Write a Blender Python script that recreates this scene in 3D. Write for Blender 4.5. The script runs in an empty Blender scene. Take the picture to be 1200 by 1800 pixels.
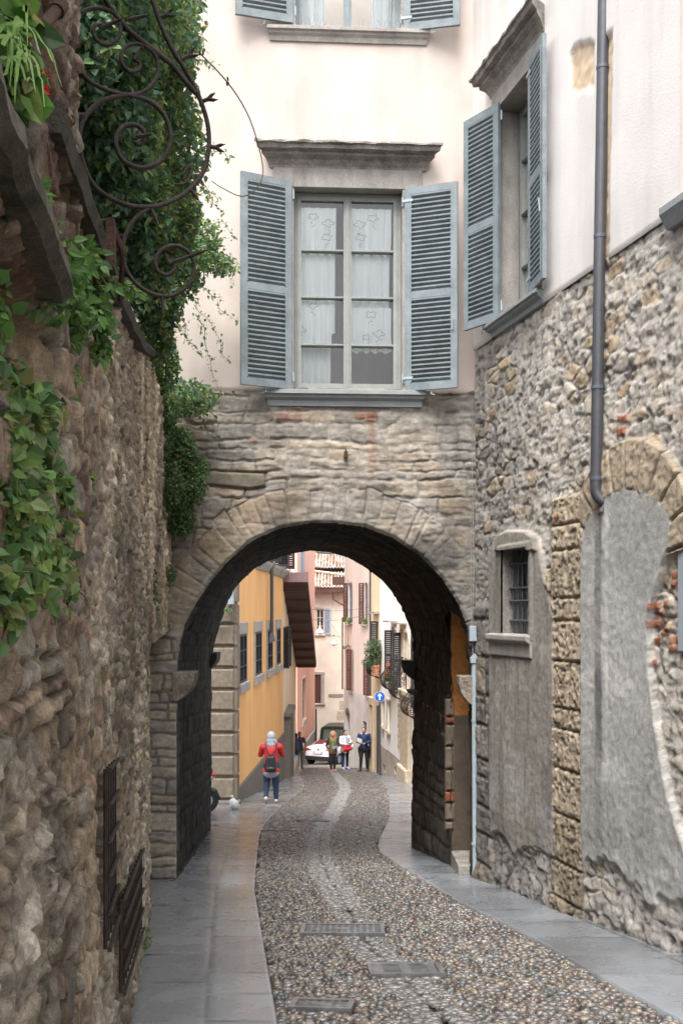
EXPO = 1.6
import bpy, math, random
import numpy as np
from mathutils import Vector, Matrix
random.seed(7); RNG = np.random.default_rng(11)
F, HX, HY, CZ, S = 1800.0, 600.0, 1075.0, 1.6, 0.119
D = bpy.data; C = bpy.context.scene.collection
sc = bpy.context.scene

# ------------------------------------------------------------------ measuring
def P(px, py, Y):                       # a measured point at depth Y
    return ((px-HX)/F*Y, Y, CZ+(HY-py)/F*Y)
def G(px, py):                          # a measured point on the sloping ground
    Y = 1.6/((py-HY)/F - S); return ((px-HX)/F*Y, Y)
def gz(Y): return -S*Y
class Fr:                               # vertical plane frame: u along, n towards the street, z up
    def __init__(s, x0, y0, x1, y1):
        s.o = (x0, y0); L = math.hypot(x1-x0, y1-y0); s.L = L
        s.d = ((x1-x0)/L, (y1-y0)/L); s.n = (s.d[1], -s.d[0])
    def __call__(s, u, n, z):
        return (s.o[0]+s.d[0]*u+s.n[0]*n, s.o[1]+s.d[1]*u+s.n[1]*n, z)
    def uz(s, px, py):
        r = (px-HX)/F; ox, oy = s.o; dx, dy = s.d
        u = (r*oy-ox)/(dx-r*dy); Y = oy+u*dy
        return u, CZ+(HY-py)/F*Y
    def u(s, px): return s.uz(px, 0)[0]
    def poly(s, pts): return [s.uz(*p) for p in pts]

# ------------------------------------------------------------------ noise in numpy
def h32(i, j, seed=0):
    i = np.asarray(i).astype(np.int64); j = np.asarray(j).astype(np.int64)
    h = (i*374761393 + j*668265263 + seed*974711) & 0xffffffff
    h = ((h ^ (h >> 13))*1274126177) & 0xffffffff
    h = ((h ^ (h >> 16))*2246822519) & 0xffffffff
    return ((h ^ (h >> 15)) & 0xffffff)/float(0xffffff)
def vn(x, y, seed=0):
    xi = np.floor(x); yi = np.floor(y); fx = x-xi; fy = y-yi
    fx = fx*fx*(3-2*fx); fy = fy*fy*(3-2*fy)
    a = h32(xi, yi, seed); b = h32(xi+1, yi, seed); c = h32(xi, yi+1, seed); d = h32(xi+1, yi+1, seed)
    return (a*(1-fx)+b*fx)*(1-fy)+(c*(1-fx)+d*fx)*fy
def fbm(x, y, o=4, seed=0):
    r = 0; a = .5; t = 0
    for k in range(o):
        r = r+a*vn(x*2**k+17.3*k, y*2**k-9.1*k, seed+k); t += a; a *= .5
    return r/t
def rfbm(x, y, o=4, seed=0):             # ridged: flat broken faces with crisp edges
    r = 0; a = .5; t = 0
    for k in range(o):
        r = r+a*np.abs(2*vn(x*2**k+3.3*k, y*2**k+7.7*k, seed+k)-1); t += a; a *= .55
    return r/t
def sst(a, b, x):
    t = np.clip((x-a)/(b-a), 0, 1); return t*t*(3-2*t)
def voro(x, y, sx, sy, seed=0, jit=.8):
    x = x/sx; y = y/sy
    xi = np.floor(x); yi = np.floor(y)
    f1 = np.full(x.shape, 9.); f2 = np.full(x.shape, 9.); idx = np.zeros(x.shape); TL = np.zeros(x.shape)
    for dj in (-1, 0, 1):
        for di in (-1, 0, 1):
            ci = xi+di; cj = yi+dj
            px = ci+.5+(h32(ci, cj, seed)-.5)*jit+.5*(np.mod(cj, 2)); py = cj+.5+(h32(ci, cj, seed+5)-.5)*jit
            px = px-.25
            d = np.sqrt((px-x)**2+(py-y)**2)+.22*h32(ci, cj, seed+9)
            m = d < f1
            f2 = np.where(m, f1, np.minimum(f2, d)); f1 = np.where(m, d, f1)
            idx = np.where(m, h32(ci, cj, seed+21), idx); TL = np.where(m, (x-px)*(h32(ci, cj, seed+31)-.5)*2+(y-py)*(h32(ci, cj, seed+37)-.5)*2, TL)
    return f1, (f2-f1)*.5, idx, TL
def courses(U, Z, hm, wm, seed=0, z0=-10, z1=12):
    r = np.random.default_rng(seed); hs = [z0]
    while hs[-1] < z1: hs.append(hs[-1]+hm*r.uniform(.55, 1.6))
    hs = np.array(hs); row = np.clip(np.searchsorted(hs, Z)-1, 0, len(hs)-2)
    wr = wm*(.7+.7*h32(row, 3, seed)); off = 7*h32(row, 8, seed)
    x = (U+off)/wr; k = np.floor(x)
    b = lambda q: q+(h32(q, row, seed+2)-.5)*.75
    k = np.where(x < b(k), k-1, np.where(x >= b(k+1), k+1, k))
    el = np.minimum(x-b(k), b(k+1)-x)*wr; ez = np.minimum(Z-hs[row], hs[row+1]-Z)
    e = np.minimum(el, ez); rr = .03
    e = np.where((el < rr) & (ez < rr), rr-np.sqrt(np.maximum(0, rr-el)**2+np.maximum(0, rr-ez)**2), e)
    return e, h32(k, row, seed+33), k, row
def sdp(U, Z, poly):                    # signed distance to polygon, inside negative
    d = np.full(U.shape, 1e9); ins = np.zeros(U.shape, bool); n = len(poly)
    for i in range(n):
        ax, ay = poly[i]; bx, by = poly[(i+1) % n]
        ex, ey = bx-ax, by-ay; wx = U-ax; wy = Z-ay
        t = np.clip((wx*ex+wy*ey)/(ex*ex+ey*ey+1e-12), 0, 1)
        d = np.minimum(d, (wx-ex*t)**2+(wy-ey*t)**2)
        if ay != by:
            c = ((ay > Z) != (by > Z)) & (U < (bx-ax)*(Z-ay)/(by-ay)+ax)
            ins ^= c
    return np.where(ins, -1, 1)*np.sqrt(d)
def lerp(a, b, t):
    t = np.asarray(t)[..., None]; return np.asarray(a)*(1-t)+np.asarray(b)*t
def ramp(t, cols):                      # pick smoothly among colours
    t = np.clip(t, 0, .9999)*(len(cols)-1); i = np.floor(t).astype(int); f = (t-i)[..., None]
    A = np.array(cols); return A[i]*(1-f)+A[i+1]*f
def pick(t, cols):
    A = np.array(cols); return A[np.clip((t*len(cols)).astype(int), 0, len(cols)-1)]
def srgb(r, g, b):
    f = lambda c: (c/255/12.92) if c <= 10 else ((c/255+.055)/1.055)**2.4
    return (f(r), f(g), f(b))

# ------------------------------------------------------------------ materials
MT = {}
def mat(name, col, rough=.85, var=.2, scale=4., bump=.3, bs=40., stretch=(1, 1, 1), attr=False, metal=0., spec=.4,
        col2=None, ss=None, coat=0., wet=0.):
    m = D.materials.new(name); m.use_nodes = True; nt = m.node_tree; N = nt.nodes; L = nt.links
    bs_ = N['Principled BSDF']; tc = N.new('ShaderNodeTexCoord'); mp = N.new('ShaderNodeMapping')
    mp.inputs['Scale'].default_value = stretch; L.new(tc.outputs['Object'], mp.inputs['Vector'])
    no = N.new('ShaderNodeTexNoise'); no.inputs['Scale'].default_value = scale; no.inputs['Detail'].default_value = 8
    no.inputs['Roughness'].default_value = .62
    L.new(mp.outputs[0], no.inputs['Vector'])
    cr = N.new('ShaderNodeValToRGB'); e = cr.color_ramp.elements; e[0].position = .3; e[1].position = .7
    c = (1, 1, 1) if attr else col
    c2 = col2 if col2 else tuple(x*(1-var*1.4) for x in c)
    e[0].color = (*c2, 1); e[1].color = (*[min(1, x*(1+var*.6)) for x in c], 1)
    L.new(no.outputs[0], cr.inputs[0]); outc = cr.outputs[0]
    n2 = N.new('ShaderNodeTexNoise'); n2.inputs['Scale'].default_value = bs; n2.inputs['Detail'].default_value = 6
    n2.inputs['Roughness'].default_value = .7; L.new(tc.outputs['Object'], n2.inputs['Vector'])
    if var > 0:
        mr = N.new('ShaderNodeMapRange'); mr.inputs[3].default_value = 1-var*.8; mr.inputs[4].default_value = 1+var*.6
        mr.inputs[1].default_value = .25; mr.inputs[2].default_value = .75
        L.new(n2.outputs[0], mr.inputs[0])
        mm = N.new('ShaderNodeVectorMath'); mm.operation = 'SCALE'; L.new(outc, mm.inputs[0]); L.new(mr.outputs[0], mm.inputs['Scale']); outc = mm.outputs[0]
    if attr:
        at = N.new('ShaderNodeAttribute'); at.attribute_name = 'Col'
        mx = N.new('ShaderNodeVectorMath'); mx.operation = 'MULTIPLY'
        L.new(at.outputs['Color'], mx.inputs[0]); L.new(outc, mx.inputs[1]); outc = mx.outputs[0]
    L.new(outc, bs_.inputs['Base Color'])
    bs_.inputs['Roughness'].default_value = rough; bs_.inputs['Metallic'].default_value = metal
    bs_.inputs['Specular IOR Level'].default_value = spec
    if coat: bs_.inputs['Coat Weight'].default_value = coat; bs_.inputs['Coat Roughness'].default_value = .1
    if wet:
        r2 = N.new('ShaderNodeMapRange'); r2.inputs[1].default_value = .38; r2.inputs[2].default_value = .62
        r2.inputs[3].default_value = rough-wet; r2.inputs[4].default_value = rough; L.new(no.outputs[0], r2.inputs[0]); L.new(r2.outputs[0], bs_.inputs['Roughness'])
    if bump:
        b = N.new('ShaderNodeBump'); b.inputs['Strength'].default_value = min(1, bump); b.inputs['Distance'].default_value = .012*max(1, bump)
        L.new(n2.outputs[0], b.inputs['Height']); L.new(b.outputs[0], bs_.inputs['Normal'])
    if ss is not None:
        tr = N.new('ShaderNodeBsdfTranslucent'); L.new(outc, tr.inputs[0]); mi = N.new('ShaderNodeMixShader'); mi.inputs[0].default_value = ss
        L.new(bs_.outputs[0], mi.inputs[1]); L.new(tr.outputs[0], mi.inputs[2]); L.new(mi.outputs[0], N['Material Output'].inputs[0])
    MT[name] = m; return m
def glassmat(name, tint=(.8, .85, .9), refl=.12):
    m = D.materials.new(name); m.use_nodes = True; nt = m.node_tree; N = nt.nodes; L = nt.links; N.clear()
    o = N.new('ShaderNodeOutputMaterial'); t = N.new('ShaderNodeBsdfTransparent'); t.inputs[0].default_value = (*tint, 1)
    g = N.new('ShaderNodeBsdfGlossy'); g.inputs['Roughness'].default_value = .02
    fr = N.new('ShaderNodeFresnel'); fr.inputs[0].default_value = 1.5; a = N.new('ShaderNodeMath'); a.operation = 'ADD'; a.inputs[1].default_value = refl
    mi = N.new('ShaderNodeMixShader'); L.new(fr.outputs[0], a.inputs[0]); L.new(a.outputs[0], mi.inputs[0])
    L.new(t.outputs[0], mi.inputs[1]); L.new(g.outputs[0], mi.inputs[2]); L.new(mi.outputs[0], o.inputs[0]); return m

# ------------------------------------------------------------------ objects
WL = {}
def put(o, parent=None, label=None, cat=None, group=None, kind=None):
    C.objects.link(o)
    if parent is not None: o.parent = parent
    if label: o['label'] = label
    if cat: o['category'] = cat
    if group: o['group'] = group
    if kind: o['kind'] = kind
    return o
def root(name, loc, label, cat, group=None):
    o = D.objects.new(name, None); o.location = loc; o.empty_display_size = .2
    WL[o.name] = Vector(loc); return put(o, None, label, cat, group)
def wl(p): return WL.get(p.name, Vector((0, 0, 0))) if p is not None else Vector((0, 0, 0))
def npmesh(name, V, Fc, m, parent=None, smooth=True, col=None, **k):
    V = np.asarray(V, dtype=np.float32)-np.array(wl(parent), dtype=np.float32)
    me = D.meshes.new(name); me.vertices.add(len(V)); me.vertices.foreach_set('co', V.ravel())
    Fc = np.asarray(Fc, dtype=np.int32); n, kf = Fc.shape
    me.loops.add(n*kf); me.loops.foreach_set('vertex_index', Fc.ravel())
    me.polygons.add(n); me.polygons.foreach_set('loop_start', np.arange(0, n*kf, kf, dtype=np.int32))
    try: me.polygons.foreach_set('loop_total', np.full(n, kf, dtype=np.int32))
    except Exception: pass
    me.polygons.foreach_set('use_smooth', np.full(n, smooth))
    if col is not None:
        a = me.color_attributes.new('Col', 'FLOAT_COLOR', 'POINT')
        cc = np.ones((len(V), 4), dtype=np.float32); cc[:, :3] = col; a.data.foreach_set('color', cc.ravel())
    me.update(calc_edges=True); me.validate()
    me.materials.append(m); o = D.objects.new(name, me)
    put(o, parent, **k)
    if parent is not None: WL[o.name] = wl(parent)
    return o
class MB:
    def __init__(s): s.v = []; s.f = []
    def add(s, vs, fs):
        b = len(s.v); s.v += [tuple(map(float, v)) for v in vs]; s.f += [[b+i for i in f] for f in fs]; return s
    def box(s, fr, u0, u1, n0, n1, z0, z1):
        vs = [fr(u, n, z) for z in (z0, z1) for (u, n) in ((u0, n0), (u1, n0), (u1, n1), (u0, n1))]
        return s.add(vs, [(3, 2, 1, 0), (4, 5, 6, 7), (0, 1, 5, 4), (1, 2, 6, 5), (2, 3, 7, 6), (3, 0, 4, 7)])
    def bbox(s, x0, x1, y0, y1, z0, z1):
        return s.box(lambda u, n, z: (u, n, z), x0, x1, y0, y1, z0, z1)
    def cbox(s, fr, u0, u1, n0, n1, z0, z1, c=.01):   # box with chamfered front edges
        vs = [fr(*q) for q in ((u0, n0, z0), (u1, n0, z0), (u1, n0, z1), (u0, n0, z1),
              (u0, n1-c, z0), (u1, n1-c, z0), (u1, n1-c, z1), (u0, n1-c, z1),
              (u0+c, n1, z0+c), (u1-c, n1, z0+c), (u1-c, n1, z1-c), (u0+c, n1, z1-c))]
        return s.add(vs, [(0, 1, 2, 3), (8, 9, 10, 11)]+[(a, (a+1) % 4, (a+1) % 4+4, a+4) for a in range(4)]+[(a+4, (a+1) % 4+4, (a+1) % 4+8, a+8) for a in range(4)])
    def prof(s, fr, pts, u0, u1, e0=0., e1=0.):       # extrude (n,z) profile along u; e = how much ends splay with n
        n = len(pts); a = [fr(u0-e0*p[0], p[0], p[1]) for p in pts]; b = [fr(u1+e1*p[0], p[0], p[1]) for p in pts]
        return s.add(a+b, [(i, (i+1) % n, n+(i+1) % n, n+i) for i in range(n)]+[tuple(range(n))[::-1], tuple(range(n, 2*n))])
    def prism(s, fr, pts, n0, n1):                    # extrude a (u,z) polygon along n
        n = len(pts); a = [fr(p[0], n0, p[1]) for p in pts]; b = [fr(p[0], n1, p[1]) for p in pts]
        return s.add(a+b, [(i, (i+1) % n, n+(i+1) % n, n+i) for i in range(n)]+[tuple(range(n))[::-1], tuple(range(n, 2*n))])
    def tube(s, pts, r, k=8, r1=None, caps=True):
        pts = [Vector(p) for p in pts]; n = len(pts); b = len(s.v); up = None
        for i, p in enumerate(pts):
            t = (pts[min(i+1, n-1)]-pts[max(i-1, 0)]).normalized()
            if up is None:
                up = Vector((0, 0, 1)) if abs(t.z) < .9 else Vector((1, 0, 0))
            x = t.cross(up)
            if x.length < 1e-6: x = t.orthogonal()
            x.normalize(); y = x.cross(t).normalized(); up = y
            rr = r if r1 is None else r+(r1-r)*i/(n-1)
            if isinstance(r, (list, tuple)): rr = r[i]
            for a in range(k):
                an = 2*math.pi*a/k; s.v.append(tuple(p+x*math.cos(an)*rr+y*math.sin(an)*rr))
        for i in range(n-1):
            for a in range(k):
                s.f.append([b+i*k+a, b+i*k+(a+1) % k, b+(i+1)*k+(a+1) % k, b+(i+1)*k+a])
        if caps: s.f.append([b+a for a in range(k)][::-1]); s.f.append([b+(n-1)*k+a for a in range(k)])
        return s
    def ball(s, c, r, k=10, j=7):
        if not isinstance(r, (tuple, list)): r = (r, r, r)
        b = len(s.v); s.v.append((c[0], c[1], c[2]-r[2]))
        for q in range(1, j):
            ph = -math.pi/2+math.pi*q/j
            for a in range(k):
                th = 2*math.pi*a/k; s.v.append((c[0]+r[0]*math.cos(ph)*math.cos(th), c[1]+r[1]*math.cos(ph)*math.sin(th), c[2]+r[2]*math.sin(ph)))
        s.v.append((c[0], c[1], c[2]+r[2])); t = len(s.v)-1
        for a in range(k):
            s.f.append([b, b+1+(a+1) % k, b+1+a]); s.f.append([t, b+1+(j-2)*k+a, b+1+(j-2)*k+(a+1) % k])
        for q in range(j-2):
            for a in range(k): s.f.append([b+1+q*k+a, b+1+q*k+(a+1) % k, b+1+(q+1)*k+(a+1) % k, b+1+(q+1)*k+a])
        return s
    def holed(s, fr, u0, u1, z0, z1, holes, depth=.2, n=0.):
        us = sorted({u0, u1, *[h[0] for h in holes], *[h[1] for h in holes]}); zs = sorted({z0, z1, *[h[2] for h in holes], *[h[3] for h in holes]})
        us = [u for u in us if u0 <= u <= u1]; zs = [z for z in zs if z0 <= z <= z1]
        for a, b in zip(us, us[1:]):
            for c, d in zip(zs, zs[1:]):
                mu, mz = (a+b)/2, (c+d)/2
                if any(h[0] < mu < h[1] and h[2] < mz < h[3] for h in holes): continue
                s.add([fr(a, n, c), fr(b, n, c), fr(b, n, d), fr(a, n, d)], [(0, 1, 2, 3)])
        for a, b, c, d in holes:
            q = [(a, c), (b, c), (b, d), (a, d)]
            for i in range(4):
                p0, p1 = q[i], q[(i+1) % 4]
                s.add([fr(p0[0], n, p0[1]), fr(p1[0], n, p1[1]), fr(p1[0], n-depth, p1[1]), fr(p0[0], n-depth, p0[1])], [(0, 1, 2, 3)])
        return s
    def build(s, name, m, parent=None, smooth=False, label=None, cat=None, group=None, kind=None, bevel=0):
        w = wl(parent); me = D.meshes.new(name)
        me.from_pydata([(v[0]-w.x, v[1]-w.y, v[2]-w.z) for v in s.v], [], s.f); me.update()
        if smooth: me.polygons.foreach_set('use_smooth', [True]*len(me.polygons))
        me.materials.append(m); o = D.objects.new(name, me); put(o, parent, label, cat, group, kind)
        if parent is not None: WL[o.name] = w
        if bevel:
            b = o.modifiers.new('b', 'BEVEL'); b.width = bevel; b.segments = 2; b.limit_method = 'ANGLE'
        return o
def thing(mb, name, m, label, cat, group=None, **k):   # a thing that is one mesh, origin kept at the world origin
    return mb.build(name, m, None, label=label, cat=cat, group=group, **k)
def spline(pts, n=8, closed=False):
    pts = [Vector(p) for p in pts]; out = []
    N = len(pts)
    for i in range(N-1):
        p0 = pts[max(i-1, 0)]; p1 = pts[i]; p2 = pts[i+1]; p3 = pts[min(i+2, N-1)]
        for k in range(n):
            t = k/n; out.append(.5*((2*p1)+(p2-p0)*t+(2*p0-5*p1+4*p2-p3)*t*t+(3*p1-p0-3*p2+p3)*t**3))
    out.append(pts[-1]); return out
def relief(name, fr, us, zs, fun, keep, m, parent=None, **k):
    U, Z = np.meshgrid(us, zs, indexing='ij'); H, Cc = fun(U, Z)
    V = np.stack([fr.o[0]+fr.d[0]*U+fr.n[0]*H, fr.o[1]+fr.d[1]*U+fr.n[1]*H, Z], -1).reshape(-1, 3)
    nu, nz = U.shape; I = np.arange(nu*nz).reshape(nu, nz)
    Q = np.stack([I[:-1, :-1], I[1:, :-1], I[1:, 1:], I[:-1, 1:]], -1)
    if keep is not None:
        Uc = (U[:-1, :-1]+U[1:, 1:])/2; Zc = (Z[:-1, :-1]+Z[1:, 1:])/2; Q = Q[keep(Uc, Zc)]
    Q = Q.reshape(-1, 4)
    used = np.zeros(nu*nz, bool); used[Q.ravel()] = True; mp = np.cumsum(used)-1
    return npmesh(name, V[used], mp[Q], m, parent, True, Cc.reshape(-1, 3)[used], **k)
# ------------------------------------------------------------------ palette
M_rub = mat('rubble', (1, 1, 1), .92, .28, 9, .9, 70, attr=True, spec=.2)
M_rubf = mat('rubble_fine', (1, 1, 1), .92, .30, 16, 1.1, 120, attr=True, spec=.2)
M_soot = mat('sooty_stone', (1, 1, 1), .9, .35, 6, 1.6, 45, attr=True, spec=.25)
M_pla = mat('pink_plaster', (1, 1, 1), .93, .05, 1.3, .25, 60, attr=True, spec=.15)
M_pav = mat('pavement_stone', (1, 1, 1), .38, .16, 2.2, .22, 90, attr=True, spec=.5, wet=.2, coat=.25)
M_cob = mat('cobble', (1, 1, 1), .30, .3, 18, .35, 120, attr=True, spec=.5, wet=.12, coat=.2)
M_mor = mat('street_grout', (.075, .065, .055), .8, .3, 8, 1, 60, spec=.4)
M_shut = mat('blue_grey_paint', (.185, .22, .235), .62, .22, 6, .2, 50, spec=.35)
M_frame = mat('green_grey_paint', (.245, .26, .245), .6, .12, 6, .2, 50, spec=.35)
M_stone = mat('grey_stone', (.33, .31, .285), .85, .22, 7, .9, 45, stretch=(1, 1, .5))
M_dstone = mat('weathered_stone', (.27, .25, .225), .88, .4, 5, 1.1, 40)
M_metal = mat('painted_pipe', (.075, .078, .088), .42, .12, 12, .1, 60, metal=.3, spec=.5)
M_zinc = mat('grey_conduit', (.3, .36, .4), .5, .1, 12, .1, 60, spec=.5)
M_iron = mat('wrought_iron', (.045, .036, .032), .65, .4, 30, .6, 150, metal=.4)
M_rust = mat('rusty_iron', (.075, .036, .022), .75, .4, 20, .8, 90, metal=.2)
M_bar = mat('window_bars', (.1, .12, .15), .5, .2, 30, .3, 100, metal=.3)
M_dark = mat('dark_interior', (.02, .02, .022), .9, .1, 5, 0)
M_room = mat('room_wall', (.17, .16, .15), .9, .1, 3, 0)
M_lace = mat('white_cloth', (.88, .95, .95), .9, .03, 3, .1, 60, ss=.15)
M_lacet = mat('lace_trim', (.12, .12, .13), .9, .1, 3, 0)
M_glass = glassmat('window_glass', (1, 1, 1), .0)
M_wire = mat('spike_wire', (.3, .28, .27), .5, .1, 9, 0)

# ------------------------------------------------------------------ world, sun, camera
w = D.worlds.new('World'); sc.world = w; w.use_nodes = True; nt = w.node_tree
bg = nt.nodes['Background']; sky = nt.nodes.new('ShaderNodeTexSky'); sky.sky_type = 'NISHITA'; sky.sun_disc = False
SE, SR = math.radians(62), math.radians(192)
sky.sun_elevation = SE; sky.sun_rotation = SR; sky.dust_density = 5; sky.air_density = .8; sky.ozone_density = .6
hs = nt.nodes.new('ShaderNodeHueSaturation'); hs.inputs['Saturation'].default_value = .28
nt.links.new(sky.outputs[0], hs.inputs['Color']); nt.links.new(hs.outputs[0], bg.inputs[0]); bg.inputs[1].default_value = .15
sun = D.lights.new('sun', 'SUN'); sun.energy = 1.5; sun.angle = math.radians(28); sun.color = (1, .965, .92)
so = D.objects.new('sun', sun); C.objects.link(so)
az = SR; dv = Vector((math.sin(az)*math.cos(SE), math.cos(az)*math.cos(SE), math.sin(SE)))   # towards the sun
so.rotation_euler = (dv).to_track_quat('Z', 'Y').to_euler()
cam = D.cameras.new('camera'); co = D.objects.new('camera', cam); C.objects.link(co); sc.camera = co
co.location = (0, 0, CZ); co.rotation_euler = (math.pi/2, 0, 0)
cam.sensor_fit = 'VERTICAL'; cam.sensor_height = 36; cam.lens = 36; cam.shift_y = (HY-900)/1800; cam.clip_start = .05; cam.clip_end = 2000
sc.view_settings.view_transform = 'Standard'; sc.view_settings.look = 'None'; sc.view_settings.exposure = EXPO; sc.view_settings.gamma = 1
sc.cycles.max_bounces = 8; sc.cycles.diffuse_bounces = 5; sc.cycles.transparent_max_bounces = 12

# ------------------------------------------------------------------ ground, road, pavements
g = MB(); ys = [-30, 0, 20, 40, 62, 80, 600]
for i, y in enumerate(ys):
    z = gz(min(y, 66))-.05 if y < 80 else gz(66)-.05
    g.v += [(-400, y, z), (400, y, z)]
for i in range(len(ys)-1): g.f.append([2*i, 2*i+1, 2*i+3, 2*i+2])
g.build('ground', M_mor, None, kind='structure')
LC = [G(*p) for p in ((505, 1900), (487, 1800), (469, 1697), (452, 1597), (447, 1563), (449, 1530), (452, 1501), (456, 1467), (466, 1447), (481, 1430), (505, 1408), (533, 1388), (533, 1375), (528, 1366), (526, 1357))]
RC = [G(*p) for p in ((1380, 1900), (1190, 1793), (1060, 1722), (960, 1663), (870, 1617), (810, 1588), (740, 1545), (690, 1515), (668, 1499), (664, 1490), (666, 1475), (675, 1458), (683, 1440), (684, 1400), (680, 1388), (668, 1371), (657, 1358))]
GL = [G(*p) for p in ((830, 1860), (745, 1750), (700, 1712), (655, 1668), (625, 1622), (600, 1580), (575, 1540), (560, 1500), (562, 1470), (576, 1442), (587, 1427), (598, 1405), (606, 1388), (604, 1377), (592, 1364), (584, 1356))]
def itp(T, Y): return np.interp(Y, [t[1] for t in T], [t[0] for t in T])
def paving(name, T, side, wmax, joint):
    Y = [2.4]
    while Y[-1] < 58: Y.append(Y[-1]+max(.012, .0042*Y[-1]))
    Y = np.array(Y); W = np.concatenate([[0, .0001], np.arange(.02, 1.6, .022), np.arange(1.6, wmax, .12)])
    YY, WW = np.meshgrid(Y, W, indexing='ij'); X = itp(T, YY)+side*WW
    ins = WW < joint
    yy = YY+.15*np.where(ins, 0, 1)+.03*X*side
    pitch = np.where(ins, .62, .95); k0 = np.floor(yy/pitch); b = lambda q: (q+(h32(q, ins.astype(int), 4)-.5)*.5)
    x = yy/pitch; k = np.where(x < b(k0), k0-1, np.where(x >= b(k0+1), k0+1, k0))
    e = np.minimum(x-b(k), b(k+1)-x)*pitch; e = np.minimum(e, np.abs(WW-joint)); tone = h32(k, ins.astype(int), 77)
    jw = .007+.0008*YY
    gr = 1-sst(0, 1, e/jw)
    Hh = .012-.006*gr+.004*(fbm(X*3, YY*3, 3, 9)-.5)+.004*(tone-.5)
    Z = gz(YY)+Hh; Z[:, 0] -= .06
    base = np.array([.20, .215, .235]); Cc = base*(.82+.36*tone[..., None])*(.85+.3*fbm(X*1.3, YY*1.3, 4, 5)[..., None])
    dirt = sst(.55, .75, fbm(X*.9, YY*.5, 4, 31))*.25
    Cc = Cc*(1-dirt[..., None])*(1-.62*gr[..., None])
    if side < 0:
        pale = sst(.05, .2, WW)*sst(.42, .36, WW)*sst(9.5, 11, YY)*sst(15, 12, YY); Cc = Cc*(1+.35*pale[..., None])  # wet reflection on the kerb strip painted as a lighter colour
    V = np.stack([X, YY, Z], -1).reshape(-1, 3); ny, nw = YY.shape; I = np.arange(ny*nw).reshape(ny, nw)
    Q = np.stack([I[:-1, :-1], I[:-1, 1:], I[1:, 1:], I[1:, :-1]], -1).reshape(-1, 4)
    if side < 0: Q = Q[:, ::-1]
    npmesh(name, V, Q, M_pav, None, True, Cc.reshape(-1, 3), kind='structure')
paving('pavement_left', LC, -1, 4.2, .40)
paving('pavement_right', RC, 1, 5.0, .72)
GRT = [(G(602, 1635), -.02, .34, .21, 'mesh'), (G(712, 1706), .05, .25, .17, 'slot'), (G(566, 1768), -.12, .185, .11, 'mesh'), (G(543, 1443), -.05, .40, .12, 'slot'), (G(488, 1460), -.05, .28, .12, 'slot')]
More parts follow.
